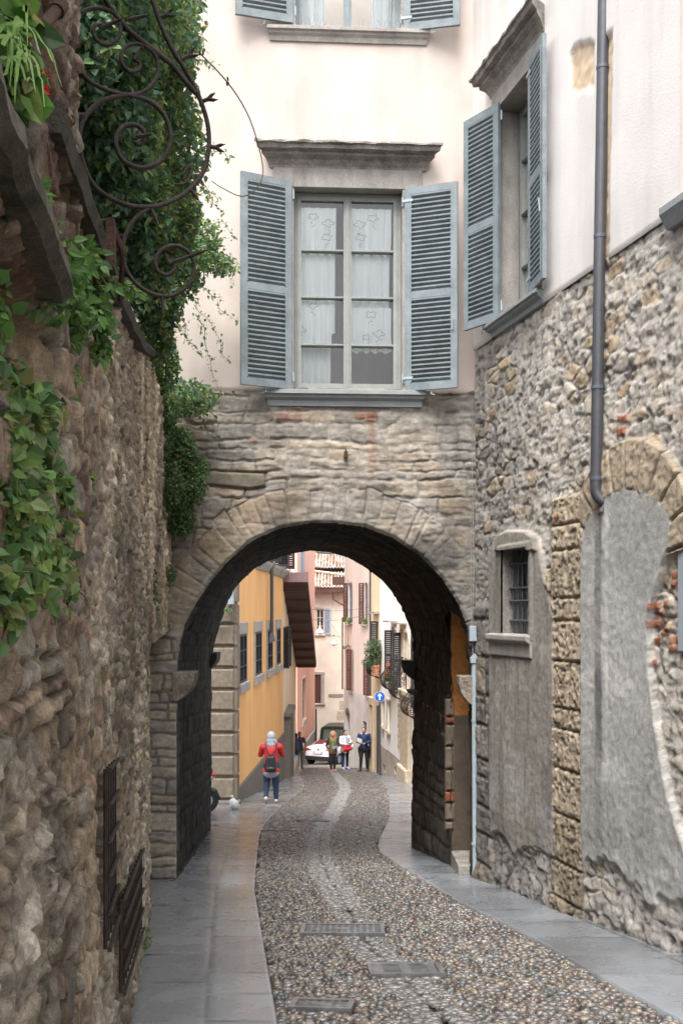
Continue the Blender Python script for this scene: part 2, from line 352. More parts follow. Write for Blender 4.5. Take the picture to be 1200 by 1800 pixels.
def cobbles():
    Vs = []; Fs = []; Cs = []; base = 0; r = np.random.default_rng(5)
    def patch(y0, y1, sp, seg, rings):
        nonlocal base
        ny = int((y1-y0)/(sp*.62)); P0 = []
        for j in range(ny):
            y = y0+j*sp*.62; xl = float(itp(LC, y)); xr = float(itp(RC, y)); n = int((xr-xl)/sp)
            x = xl+sp*.35+(np.arange(n)+.5*(j % 2))*(xr-xl-sp*.7)/max(1, n-.5)+r.uniform(-.24, .24, n)*sp
            P0.append(np.stack([x, y+r.uniform(-.2, .2, n)*sp], -1))
        P0 = np.concatenate(P0); P0 = P0[(P0[:, 0] > itp(LC, P0[:, 1])+.02) & (P0[:, 0] < itp(RC, P0[:, 1])-.02)]
        g_ = np.abs(P0[:, 0]-itp(GL, P0[:, 1])); P0 = P0[g_ > .022]; g_ = g_[g_ > .022]; trk = g_ < .17
        n = len(P0); ang = r.normal(0, .45, n)*np.where(trk, .25, 1); big = r.uniform(.7, 1.25, n)
        a = sp*.56*big*r.uniform(.9, 1.3, n); b = sp*.33*big*r.uniform(.85, 1.15, n); h = r.uniform(.018, .034, n)*min(1.3, sp/.06)*np.where(trk, .8, 1); a = a*np.where(trk, 1.25, 1)
        t = r.uniform(0, 1, n)
        pal = np.array([(.15, .12, .095), (.21, .165, .12), (.12, .12, .125), (.17, .155, .14), (.25, .21, .165), (.095, .085, .08), (.14, .10, .085), (.19, .185, .185), (.11, .12, .115), (.27, .25, .22)])
        col = pal[(t*len(pal)).astype(int)]*r.uniform(.7, 1.1, (n, 1)); gm = np.array([.17, .17, .17])*(1.0 if y0 < 9 else 1.5 if y0 < 16 else 2.2); col = np.where(trk[:, None], col*.45+gm*.55, col)
        emit(P0, ang, a, b, h, col, seg, rings)
    def emit(P0, ang, a, b, h, col, seg, rings):
        nonlocal base
        if not len(P0): return
        k_ = np.ones(len(P0), bool)
        for (c, yw_, wx_, wy_, _) in GRT:
            dx = P0[:, 0]-c[0]; dy = P0[:, 1]-c[1]; cs, sn = math.cos(yw_), math.sin(yw_)
            k_ &= ~((np.abs(dx*cs+dy*sn) < wx_+.015) & (np.abs(-dx*sn+dy*cs) < wy_+.012))
        P0 = P0[k_]; ang = ang[k_]; a = a[k_]; b = b[k_]; h = h[k_]; col = col[k_]; n = len(P0)
        col = col*.78
        prof = [(1.0, -.35), (.93, .25), (.66, .78)] if rings == 3 else [(1.0, -.3), (.72, .62)]
        th = np.arange(seg)*2*math.pi/seg; L = []
        wob = 1+r.uniform(-.14, .14, (n, seg))
        for rr, hh in prof:
            lx = a[:, None]*np.cos(th)*rr*wob; ly = b[:, None]*np.sin(th)*rr*wob
            x = P0[:, :1]+lx*np.cos(ang)[:, None]-ly*np.sin(ang)[:, None]; y = P0[:, 1:]+lx*np.sin(ang)[:, None]+ly*np.cos(ang)[:, None]
            tilt = (r.uniform(-.12, .12, (n, 1)))*ly
            L.append(np.stack([x, y, gz(y)-.018+h[:, None]*hh+tilt], -1))
        top = np.stack([P0[:, 0], P0[:, 1], gz(P0[:, 1])-.018+h], -1)[:, None, :]
        V = np.concatenate(L+[top], 1); k = V.shape[1]; fs = []
        for q in range(len(prof)-1):
            for s in range(seg): fs.append((q*seg+s, q*seg+(s+1) % seg, (q+1)*seg+(s+1) % seg, (q+1)*seg+s))
        q = len(prof)-1
        for s in range(0, seg, 2): fs.append((q*seg+s, q*seg+(s+1) % seg, q*seg+(s+2) % seg, k-1))
        fs = np.array(fs); Fs.append((base+np.arange(n)[:, None, None]*k+fs[None]).reshape(-1, 4)); Vs.append(V.reshape(-1, 3)); Cs.append(np.repeat(col, k, 0)); base += n*k
    patch(3.2, 9.5, .060, 8, 3); patch(9.5, 17, .068, 8, 3); patch(17, 47.5, .095, 6, 2)
    npmesh('road', np.concatenate(Vs), np.concatenate(Fs), M_cob, None, True, np.concatenate(Cs), kind='structure')
M_grate = mat('cast_iron_grate', (.30, .30, .31), .34, .3, 12, .3, 80, metal=.7)
cobbles()
def grate(c, yaw, wx, wy, style, label):
    x, y = c; t = root('drain_grate', (x, y, gz(y)), label, 'drain grate', 'metal grates set in the cobbles'); cs, sn = math.cos(yaw), math.sin(yaw)
    def fr(u, n, z): X = x+cs*u-sn*n; Y = y+sn*u+cs*n; return (X, Y, gz(Y)+z)
    m = MB(); b = .035
    for q in ((-wx, wx, -wy, -wy+b), (-wx, wx, wy-b, wy), (-wx, -wx+b, -wy+b, wy-b), (wx-b, wx, -wy+b, wy-b)): m.box(fr, q[0], q[1], q[2], q[3], -.04, .019)
    m.build('frame', M_grate, t)
    k = MB(); b += .004
    if style == 'mesh':
        nx = int(2*wx/.055); ny = int(2*wy/.05)
        for i in range(1, nx): u = -wx+b+(2*wx-2*b)*i/nx; k.box(fr, u-.010, u+.010, -wy+b, wy-b, -.02, .010)
        for i in range(1, ny): n = -wy+b+(2*wy-2*b)*i/ny; k.box(fr, -wx+b, wx-b, n-.0085, n+.0085, -.018, .014)
        k.box(fr, -.06, .06, -.03, .03, -.01, .017)
    else:
        k.box(fr, -.035, .035, -wy+b, wy-b, -.02, .013); ny = int(2*wy/.046)
        for q in ((-wx+b, -wx+b+.06), (wx-b-.06, wx-b)): k.box(fr, q[0], q[1], -wy+b, wy-b, -.02, .013)
        for i in range(ny+1):
            n = -wy+b+.012+(2*wy-2*b-.024)*i/ny
            k.box(fr, -wx+b, wx-b, n-.0085, n+.0085, -.022, .010)
    k.build('bars', M_grate, t); q = MB(); q.box(fr, -wx+.003, wx-.003, -wy+.003, wy-.003, -.045, -.03); q.build('sump', M_dark, t)
grate(G(602, 1635), -.02, .34, .21, 'mesh', 'wide bright metal mesh cover on the cobbles, farthest of the near three')
grate(G(712, 1706), .05, .25, .17, 'slot', 'dark slotted iron grate on the near cobbles right of the middle, on the stone runnels')
grate(G(566, 1768), -.12, .185, .11, 'mesh', 'nearest small dark mesh grate in the cobbles by the left pavement')
grate(G(543, 1443), -.05, .40, .12, 'slot', 'long thin grate in the cobbles inside the passage, right of its neighbour')
grate(G(488, 1460), -.05, .28, .12, 'slot', 'short thin grate in the cobbles touching the left kerb inside the passage')

# ------------------------------------------------------------------ arch building
FA = Fr(-4.0, 11.025, 1.48, 11.337)
RW = Fr(1.48, 11.337, 3.779, 1.837)
FB = Fr(-2.17, 17.0, .95, 14.3)
ARCH = root('arch_building', (-1.2, 11.5, gz(11.5)), 'tall pale pink plastered house over a dark stone archway spanning the cobbled street', 'building')
front_px = [(310, 1600), (310, 1330), (313, 1160), (317, 1128), (325, 1100), (345, 1060), (370, 1022), (402, 985), (442, 951), (490, 929), (540, 920), (585, 919), (640, 926), (690, 945), (737, 976), (777, 1017), (806, 1062), (822, 1105), (828, 1160), (831, 1300), (833, 1620)]
far_px = [(371, 1500), (371, 1300), (372, 1158), (377, 1130), (383, 1112), (395, 1068), (411, 1037), (427, 1018), (444, 1002), (470, 987), (505, 974), (545, 968), (580, 971), (617, 982), (645, 999), (672, 1021), (694, 1047), (711, 1077), (726, 1123), (728, 1230), (721, 1530)]
fuz = FA.poly(front_px)
def stoneface(e, idx, U, Z, hmax=.03, mort=.012, er=.03):
    a = sst(mort*.2, er, e); return .45*a*hmax*(.35+.65*idx)
SC_f = [(.30, .235, .165), (.26, .22, .175), (.22, .195, .165), (.33, .265, .19), (.25, .215, .17), (.285, .22, .15), (.2, .18, .155), (.24, .205, .165)]
def facade(U, Z):
    wx = U+.06*(fbm(U*2.2, Z*2.2, 4, 41)-.5)*2+.02*(vn(U*14, Z*14, 2)-.5); wz = Z+.055*(fbm(U*1.3+5, Z*2.6, 4, 43)-.5)*2+.026*(vn(U*16, Z*16, 3)-.5)
    e, idx, k, row = courses(wx, wz, .15, .36, 12)
    sd = sdp(U, Z, fuz)
    cx, cz = FA.uz(571, 1165); th = np.arctan2(Z-cz, U-cx)
    right = sst(.3, .75, (U-cx)/1.3)
    inr = (Z > FA.uz(300, 1190)[1]) & (sd > 0)
    rw = 1.62; q = th*rw/.155+.5*fbm(th*3, sd*2, 2, 8); kk = np.floor(q); jb = lambda v: v+(h32(v, 5, 61)-.5)*.7
    kk = np.where(q < jb(kk), kk-1, np.where(q >= jb(kk+1), kk+1, kk)); ev = np.minimum(q-jb(kk), jb(kk+1)-q)*.155*(1+sd/rw)
    lim = .36+.12*h32(kk, 2, 19)+.05*(fbm(U*6, Z*6, 2, 4)-.5)
    ring = inr & (sd < lim); ev = np.minimum(ev, lim-sd); vid = h32(kk, 9, 71)
    e = np.where(ring, ev+.004+.02*(fbm(U*8, Z*8, 3, 30)-.5), np.minimum(e, np.where(inr, np.abs(sd-lim)+.01, 9))); idx = np.where(ring, vid, idx)
    smear = sst(.34, .56, fbm(U*1.4+3, Z*1.1, 3, 77)+.22*sst(FA.u(640), FA.u(800), U)-.05)      # grout smeared over the joints
    hh = stoneface(e, idx, U, Z, .04, .012, .035)
    hh = hh*(1-.7*smear)+.014+.034*(rfbm(U*4, Z*8, 5, 15)-.4)+.03*smear*(fbm(U*4, Z*9, 4, 25)-.3)
    hh = hh-.03*(1-sst(0, .035, sd))
    cold = pick(idx, SC_f); n1 = fbm(U*3.1, Z*3.1, 4, 50)[..., None]; n2 = fbm(U*11, Z*17, 4, 52)[..., None]
    cold = 1.45*cold*(.72+.5*n1)*(.7+.6*n2)
    warm = np.array((.46, .34, .21)); wv = ring & (U < cx-.1); ev = ev; cold = np.where(wv[..., None], lerp(cold, warm*(.55+.6*n1)*(.8+.4*n2), .6+.3*(vid-.5)), cold)
    mort_c = np.array((.46, .42, .36))*(.75+.5*n2); jm = (1-sst(.004, .02, e))
    Cc = cold*(1-jm[..., None])+mort_c*jm[..., None]*.85
    deep = jm*sst(.56, .66, fbm(U*2.5, Z*2.5, 3, 88)); Cc = Cc*(1-.5*deep[..., None]); hh = hh-.012*deep
    grey = np.array((.37, .345, .31))*(.7+.6*n2); Cc = lerp(Cc, grey*(.8+.5*rfbm(U*9, Z*14, 3, 4))[..., None], .6*smear)
    soot = sst(.75, .1, sd)*sst(.35, .6, fbm(U*1.8, Z*1.8, 4, 90))*sst(cx-.9, cx-.2, U)*sst(cx+1.9, cx+1.1, U); soot = np.where(Z > cz, soot, 0)
    Cc = Cc*(1-.62*soot[..., None])
    top = FA.uz(600, 690)[1]; damp = sst(.55, .75, fbm(U*1.1+9, Z*.6, 4, 97))*.35+sst(top-.28, top-.02, Z)*.35*sst(.4, .6, fbm(U*2, Z*4, 3, 98)); Cc = Cc*(1-damp[..., None])
    cr_ = sst(1.1, 1.42, U-cx)*sst(.3, .6, fbm(U*3, Z*1.2, 3, 99)); Cc = Cc*(1-.35*cr_[..., None])
    ux = FA.u(654); z1 = FA.uz(654, 728)[1]; z0 = FA.uz(654, 852)[1]
    st = sst(.075, .02, np.abs(U-ux+.03*(fbm(U*0+1, Z*4, 3, 3)-.5)))*sst(z0-.1, z0+.25, Z)*sst(z1+.05, z1-.02, Z)*sst(.3, .5, fbm(U*9, Z*7, 3, 6)+.12*sst(z0, z1, Z)); Cc = lerp(Cc, np.array((.40, .17, .09)), .38*st)
    for (x0, x1, y0, y1) in ((624, 640, 728, 737), (642, 655, 727, 741), (645, 664, 727, 734), (487, 509, 727, 738), (510, 530, 729, 739), (513, 529, 716, 723), (440, 452, 770, 778)):
        b = sdp(U, Z, FA.poly([(x0, y0), (x1, y0), (x1, y1), (x0, y1)])); bm = sst(.008, -.004, b); Cc = lerp(Cc, np.array((.33, .12, .06))*(.7+.6*n2) if x0 > 600 else np.array((.33, .19, .14)), bm*.9); hh = hh+.01*bm
    b = sdp(U, Z, FA.poly([(358, 828), (466, 832), (468, 856), (440, 861), (356, 853)])); bm = sst(.01, -.012, b); Cc = lerp(Cc, np.array((.23, .20, .145))*(.85+.3*n2), bm); hh = hh*(1-bm)+bm*(.045+.006*n2[..., 0]); hh = hh-.035*sst(.022, .006, np.abs(b))
    # the pier at the left foot: pale coursed blocks
    pm = sst(FA.u(312), FA.u(309), U)*sst(FA.uz(290, 1105)[1]+.05, FA.uz(290, 1115)[1], Z)
    e2, i2, _, _ = courses(U+.03*(fbm(U*7, Z*7, 3, 6)-.5)*2, Z+.05*(fbm(U*3, Z*6, 4, 5)-.5)*2, .12, .40, 31)
    c2 = pick(i2, [(.40, .34, .27), (.34, .30, .25), (.43, .35, .26), (.30, .28, .25), (.37, .31, .23)])*(.7+.6*n2)*(.8+.4*n1); j2 = 1-sst(.004, .022, e2); c2 = c2*(1-.5*j2[..., None])
    h2 = .012+stoneface(e2, i2, U, Z, .045, .01, .03)+.022*(rfbm(U*6, Z*14, 5, 16)-.4)
    Cc = lerp(Cc, c2, pm); hh = hh*(1-pm)+h2*pm
    return hh, np.clip(lerp(Cc, Cc.mean(-1, keepdims=True)*np.array((1.05, 1, .93)), .25)*1.08, 0, .8)
us = np.arange(FA.u(225), FA.L+.0, .0105); zs = np.arange(-2.1, 4.06, .0105)
relief('stone_wall', FA, us, zs, facade, lambda U, Z: sdp(U, Z, fuz) > 0, M_rubf, ARCH)
# the vault, lofted between the two measured mouths
def resamp(pts, n, fr):
    p = np.array([fr(u, 0, z) for u, z in pts]); d = np.concatenate([[0], np.cumsum(np.linalg.norm(np.diff(p, axis=0), axis=1))])
    return p, d
pf, df = resamp(fuz, 0, FA); pb, db = resamp(FB.poly(far_px), 0, FB)
tt = df/df[-1]; tq = np.linspace(0, 1, 420)
fp = np.stack([np.interp(tq, tt, pf[:, i]) for i in range(3)], -1); bp = np.stack([np.interp(tq, tt, pb[:, i]) for i in range(3)], -1)
def smooth(a, n=5):
    b = a.copy()
    for _ in range(n): b[1:-1] = (b[:-2]+b[1:-1]*2+b[2:])/4
    return b
fp = smooth(fp, 4); bp = smooth(bp, 4)
vs_ = np.linspace(0, 1, 190); Vv = fp[:, None, :]*(1-vs_)[None, :, None]+bp[:, None, :]*vs_[None, :, None]
gu = np.gradient(Vv, axis=0); gv = np.gradient(Vv, axis=1); nn = np.cross(gu, gv); nn /= np.linalg.norm(nn, axis=-1, keepdims=True)
cen = np.array([-.4, 14, .6]); sg = np.sign(((cen-Vv)*nn).sum(-1)); nn *= sg[..., None]
SS = (tq*df[-1])[:, None]+0*Vv[..., 0]; DD = (vs_*5)[None, :]+0*SS; ZZ = Vv[..., 2]
jamb = sst(2.1, 1.6, ZZ)
e, idx, _, _ = courses(DD+.04*fbm(SS*3, DD*3, 3, 7), np.where(Vv[..., 0] < -.5, SS, df[-1]-SS)+.05*(fbm(SS*2, DD*2, 3, 9)-.5), .17, .38, 44)
e = e+.006
hh = stoneface(e, idx, SS, DD, .06, .012, .035)*(.45+.55*jamb)+.045*(rfbm(SS*4, DD*4, 5, 3)-.4)
hh = hh*sst(-.02, .06, vs_)[None, :]
Vv = Vv+nn*(hh-.01)[..., None]
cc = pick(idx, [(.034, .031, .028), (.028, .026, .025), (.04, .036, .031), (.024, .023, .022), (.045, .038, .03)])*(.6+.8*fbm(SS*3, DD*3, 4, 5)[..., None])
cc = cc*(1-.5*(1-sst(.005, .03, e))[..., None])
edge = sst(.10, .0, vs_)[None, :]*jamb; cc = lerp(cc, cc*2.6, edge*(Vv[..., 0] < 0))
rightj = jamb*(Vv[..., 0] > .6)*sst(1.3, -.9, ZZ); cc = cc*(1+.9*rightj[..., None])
nu, nv = SS.shape; I = np.arange(nu*nv).reshape(nu, nv); Q = np.stack([I[:-1, :-1], I[:-1, 1:], I[1:, 1:], I[1:, :-1]], -1)
mc = (Vv[:-1, :-1]+Vv[1:, 1:])/2
door = (mc[..., 0] > .7) & (mc[..., 1] > 11.47) & (mc[..., 1] < 12.22) & (mc[..., 2] < 1.42+.18*np.sqrt(np.clip(1-((mc[..., 1]-11.84)/.4)**2, 0, 1)))
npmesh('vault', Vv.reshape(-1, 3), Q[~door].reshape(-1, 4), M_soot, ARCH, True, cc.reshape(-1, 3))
# masses of masonry behind the faces
M_mass = mat('rough_masonry', (.2, .175, .145), .9, .3, 3, 1, 25)
M_back = mat('back_plaster', (.45, .4, .34), .9, .15, 1.5, .3, 40)
ID = lambda u, n, z: (u, n, z)
def plan(mb, pts, z0, z1):
    n = len(pts); a = [(x, y, z0) for x, y in pts]; b = [(x, y, z1) for x, y in pts]
    mb.add(a+b, [(i, (i+1) % n, n+(i+1) % n, n+i) for i in range(n)]+[tuple(range(n))[::-1], tuple(range(n, 2*n))]); return mb
m = MB(); plan(m, [(-4, 11.1), (-1.9, 11.2), (-2.27, 17.0), (-4, 18.5)], -3.5, 3.02); plan(m, [(1.31, 12.33), (2.9, 12.33), (2.9, 13.3), (1.03, 14.18)], -3.5, 3.02)
plan(m, [(1.5, 11.36), (2.9, 11.36), (2.9, 11.46), (1.475, 11.46)], -3.5, 3.02)
m.build('masonry', M_mass, ARCH)
m = MB(); plan(m, [(-4, 11.3), (.55-1.25, 11.5), (.55-1.25, 12.3), (1.44, 12.3), (1.44, 11.42), (1.46, 13.8), (-4, 18.55)], 3.05, 9.0)
plan(m, [(.95, 11.46), (1.44, 11.46), (1.44, 12.29), (.95, 12.29)], 3.05, 8.95)
plan(m, [(-.8, 11.5), (1.0, 11.5), (1.0, 12.29), (-.8, 12.29)], 3.05, 3.9); plan(m, [(-.69, 11.6), (.94, 11.6), (.94, 12.29), (-.69, 12.29)], 6.5, 7.6)
m.build('upper_mass', M_back, ARCH)
# fill of the far mouth
fu = FB.poly(far_px); m = MB(); cxx = sum(p[0] for p in fu)/len(fu)
outer = [(-.9 if u < cxx else FB.L+.25, z) if i in (0, 1, 2, 3, 17, 18, 19, 20) else (cxx+(u-cxx)*1.6, 3.05) for i, (u, z) in enumerate(fu)]
a = [FB(u, 0, z) for u, z in fu]; b = [FB(u, -.02, z) for u, z in outer]
m.add(a+b, [(i, i+1, len(a)+i+1, len(a)+i) for i in range(len(a)-1)]); m.build('far_wall', M_mass, ARCH)
# side doorway inside the passage: wall with painted lamp glow, brick edge, step
M_glow = mat('lamp_glow_plaster', (.38, .155, .035), .9, .35, 4, .9, 40)  # warm lamp light painted into the colour of the upper wall
M_obr = mat('plaster_below_glow', (.10, .075, .055), .9, .3, 4, .9, 40)
FD = Fr(1.25, 12.26, 2.8, 12.27)
m = MB(); m.box(FD, .06, 1.55, -.05, 0, .36, 3.6); m.build('passage_wall', M_glow, ARCH)
m = MB(); m.box(FD, .06, 1.55, -.05, .01, -2.0, .36); m.build('passage_wall_below_glow', M_obr, ARCH)  # same wall in brown, below the painted glow
M_brk = mat('brick', (.24, .08, .045), .9, .3, 6, .8, 50); M_pst = mat('pale_block', (.17, .135, .10), .9, .3, 6, .9, 40)
for z0, z1, c in ((-1.02, -.92, 0), (-.9, -.70, 0), (-.69, -.56, 1), (-.55, -.3, 0), (-.29, -.02, 0), (-.01, .24, 0), (.25, .33, 1), (.34, .55, 0)):
    m = MB(); m.cbox(FD, -.01, .10, -.06, .03, z0+.012, z1, .02); m.build('jamb_block', M_brk if c else M_pst, ARCH)
m = MB(); m.bbox(1.31, 2.6, 11.47, 12.26, -2.2, gz(12)+.17); m.build('door_step', M_dstone, ARCH)
# impost corbels
def corbel(p0, p1, y0, y1, Y, th, label=None):
    x0 = P(p0, 0, Y)[0]; x1 = P(p1, 0, Y)[0]; z1 = P(0, y0, Y)[2]; z0 = P(0, y1, Y)[2]; s = x1-x0; h = z1-z0
    pts = [(x0, z1), (x1, z1), (x1-.02*s, z1-.3*h), (x1-.12*s, z1-.55*h), (x1-.4*s, z1-.82*h), (x1-.75*s, z0), (x0, z0-.05*h)]
    m = MB(); n = len(pts); a = [(x, Y-.03, z) for x, z in pts]; b = [(x, Y+th, z) for x, z in pts]
    m.add(a+b, [(i, (i+1) % n, n+(i+1) % n, n+i) for i in range(n)]+[tuple(range(n))[::-1], tuple(range(n, 2*n))]); return m
M_cor = mat('corbel_stone', (.25, .215, .17), .9, .5, 9, 2, 30); M_cord = mat('dark_corbel_stone', (.06, .055, .05), .9, .3, 6, 1, 40)
corbel(303, 343, 1181, 1232, 11.13, .28).build('corbel', M_cor, ARCH, bevel=.012)
corbel(360, 382, 1148, 1178, 16.3, .5).build('corbel', M_cord, ARCH, bevel=.012)
corbel(842, 805, 1188, 1243, 11.26, .2).build('corbel', M_cor, ARCH, bevel=.012)
corbel(735, 706, 1161, 1196, 14.2, .3).build('corbel', M_cord, ARCH, bevel=.012)
corbel(735, 716, 1215, 1222, 13.7, .4).build('corbel', M_cord, ARCH, bevel=.01)

# plaster of the upper front with its two window openings
wu0, wu1 = FA.u(516), FA.u(706); wz0, wz1 = FA.uz(600, 688)[1], FA.uz(600, 334)[1]
tu0, tu1 = FA.u(519), FA.u(704); tz0 = FA.uz(600, 55)[1]; tz1 = tz0+2.1
def plaster(U, Z):
    n = fbm(U*.9, Z*.7, 4, 5)[..., None]; n2 = fbm(U*4, Z*2.5, 4, 6)[..., None]
    c = lerp(np.array((.51, .425, .385)), np.array((.51, .445, .405)), sst(.35, .65, n[..., 0]))*(.87+.26*n2)
    zb = FA.uz(600, 690)[1]; dirt = sst(zb+1.6, zb, Z)*.16*sst(.3, .7, fbm(U*1.5, Z*1.5, 4, 12)); c = c*(1-dirt[..., None])
    wst = sst(.45, .7, fbm(U*7, Z*.5, 3, 13))*.05; c = c*(1-wst[..., None])
    lf = sst(FA.u(420), FA.u(330), U)*sst(7.2, 6.2, Z)*.18; c = lerp(c, np.array((.40, .39, .38)), lf)
    for px, py, r_ in ((505, 290, .9), (765, 262, .5)):
        pass
    return .03+.008*(fbm(U*1.7, Z*1.7, 4, 8)-.5)-.012*sst(zb+.03, zb-.005, Z), c
zb = FA.uz(600, 690)[1]
def keep(U, Z):
    h1 = (U > wu0) & (U < wu1) & (Z > wz0) & (Z < wz1); h2 = (U > tu0) & (U < tu1) & (Z > tz0) & (Z < tz1)
    return ~h1 & ~h2 & (Z > zb+.035*(fbm(U*4, U*0, 3, 2)-.6)+.1*sst(FA.u(790), FA.u(838), U)*0)
def lines(a, b, st, *marks):
    L = [a]
    while L[-1] < b: L.append(min(b, L[-1]+st))
    L = np.array(L+list(marks)); L.sort(); return L[np.concatenate([[True], np.diff(L) > 1e-4])]
relief('plaster_wall', FA, lines(FA.u(180), FA.L, .03, wu0, wu1, tu0, tu1), lines(zb-.05, 9.0, .025, wz0, wz1, tz0, tz1), plaster, keep, M_pla, ARCH)
# ------------------------------------------------------------------ near windows
def shutter(parent, h, f, z0, z1, label=None, flip=1):
    fr = Fr(h[0], h[1], f[0], f[1]); W = fr.L; m = MB(); t = .019; st = .062; zm = z0+(z1-z0)*.47
    m.box(fr, 0, st, -t, t, z0, z1); m.box(fr, W-st, W, -t, t, z0, z1)
    for a, b in ((z0, z0+.085), (zm-.04, zm+.04), (z1-.075, z1)): m.box(fr, st, W-st, -t+.002, t-.002, a, b)
    for a, b in ((z0+.085, zm-.04), (zm+.04, z1-.075)):
        n = int((b-a)/.0505); p = (b-a)/n
        for i in range(n):
            z = a+p*(i+.5)
            q = [(flip*.017, z+.022), (flip*.017, z+.006), (-flip*.013, z-.020), (-flip*.016, z-.012)]
            if flip < 0: q = q[::-1]
            m.prof(fr, q, st, W-st)
        for s in (-1, 1):   # thin bead round each louvre field
            m.box(fr, st, st+.012, s*t-.004, s*t+.004, a, b); m.box(fr, W-st-.012, W-st, s*t-.004, s*t+.004, a, b)
    o = m.build('shutter', M_shut, parent, label=label)
    m = MB()
    for z in (z0+.14, z1-.14): m = MB(); m.tube([fr(-.03, 0, z-.05), fr(-.03, 0, z+.05)], .011, 8); m.box(fr, -.03, .09, t, t+.006, z-.014, z+.014); m.build('hinge', M_zinc, parent)
    m = MB(); m.tube([fr(W-.05, t+.012, zm-.42), fr(W-.05, t+.02, zm-.3)], .008, 6); m.build('handle', M_zinc, parent)
    m = MB(); m.tube([fr(W*.5, 0, z0-.005), fr(W*.5, -.0, z0-.05), fr(W*.5+.05, .05, z0-.07)], .006, 5); m.build('shutter_stay', M_zinc, parent); return o
def casement(parent, fr, u0, u1, z0, z1, rec, bars, m_fr, fw=.045, mid=.04):
    m = MB(); n1 = -rec; n0 = n1-.05; g = 3e-3
    m.box(fr, u0, u0+fw, n0, n1, z0, z1); m.box(fr, u1-fw, u1, n0, n1, z0, z1)
    m.box(fr, u0+fw, u1-fw, n0+g, n1-g, z1-fw, z1); m.box(fr, u0+fw, u1-fw, n0+g, n1-g, z0, z0+fw*1.2)
    um = (u0+u1)/2; c = .012
    for a, b in ((u0+fw, um-g), (um+g, u1-fw)):
        w_ = mid; m.box(fr, a, a+w_, n0+g, n1+c, z0+fw*1.2, z1-fw); m.box(fr, b-w_, b, n0+g, n1+c, z0+fw*1.2, z1-fw)
        m.box(fr, a+w_, b-w_, n0+2*g, n1+c-g, z1-fw-w_, z1-fw); m.box(fr, a+w_, b-w_, n0+2*g, n1+c-g, z0+fw*1.2, z0+fw*1.2+w_*1.3)
        for z in bars: m.box(fr, a+w_, b-w_, n0+2*g, n1+c-g, z-.014, z+.014); m.box(fr, a+w_, b-w_, n1+c-g, n1+c+.006, z-.006, z+.006)
    m.box(fr, um-.018, um+.018, n1+c+.001, n1+c+.016, z0+fw, z1-fw)
    wd = m.build('window', m_fr, parent)
    q = MB()
    for a, b in ((u0+fw+mid, um-mid), (um+mid, u1-fw-mid)):
        zz = [z0+fw*1.2+mid*1.3]+sorted(bars)+[z1-fw-mid]
        q.box(fr, a, b, n0+.022, n0+.026, zz[0], zz[-1])
    q.build('pane', M_glass, wd)
    return wd
def spikes(parent, fr, u0, u1, n, z, h, k=2):
    m = MB(); r = random.Random(3); u = u0
    while u < u1:
        for q in range(k): m.tube([fr(u, n*(q+.5)/k, z), fr(u+r.uniform(-.05, .05), n*(q+.5)/k+r.uniform(-.04, .04), z+h*r.uniform(.7, 1.1))], .0011, 3, caps=False)
        u += .028
    m.build('bird_spikes', M_wire, parent, kind='stuff')
def cloth(fr, u0, u1, z0, z1, n, amp, waves, seed, sag=0.):
    nu, nz = 60, 40; U, Z = np.meshgrid(np.linspace(0, 1, nu), np.linspace(0, 1, nz), indexing='ij')
    ph = U*waves*2*math.pi+1.5*fbm(U*2, Z*1.2, 2, seed); w_ = amp*(np.sin(ph)+.4*np.sin(2.3*ph+1))*(.4+.6*(1-Z))+sag*amp
    zz = z0+(z1-z0)*Z+.01*(1-Z)*np.sin(U*waves*6.3+1); uu = u0+(u1-u0)*U+.02*(1-Z)*(vn(U*3, Z*2, seed)-.5)
    V = np.stack([fr.o[0]+fr.d[0]*uu+fr.n[0]*(n+w_), fr.o[1]+fr.d[1]*uu+fr.n[1]*(n+w_), zz], -1).reshape(-1, 3)
    I = np.arange(nu*nz).reshape(nu, nz); return V, np.stack([I[:-1, :-1], I[1:, :-1], I[1:, 1:], I[:-1, 1:]], -1).reshape(-1, 4)
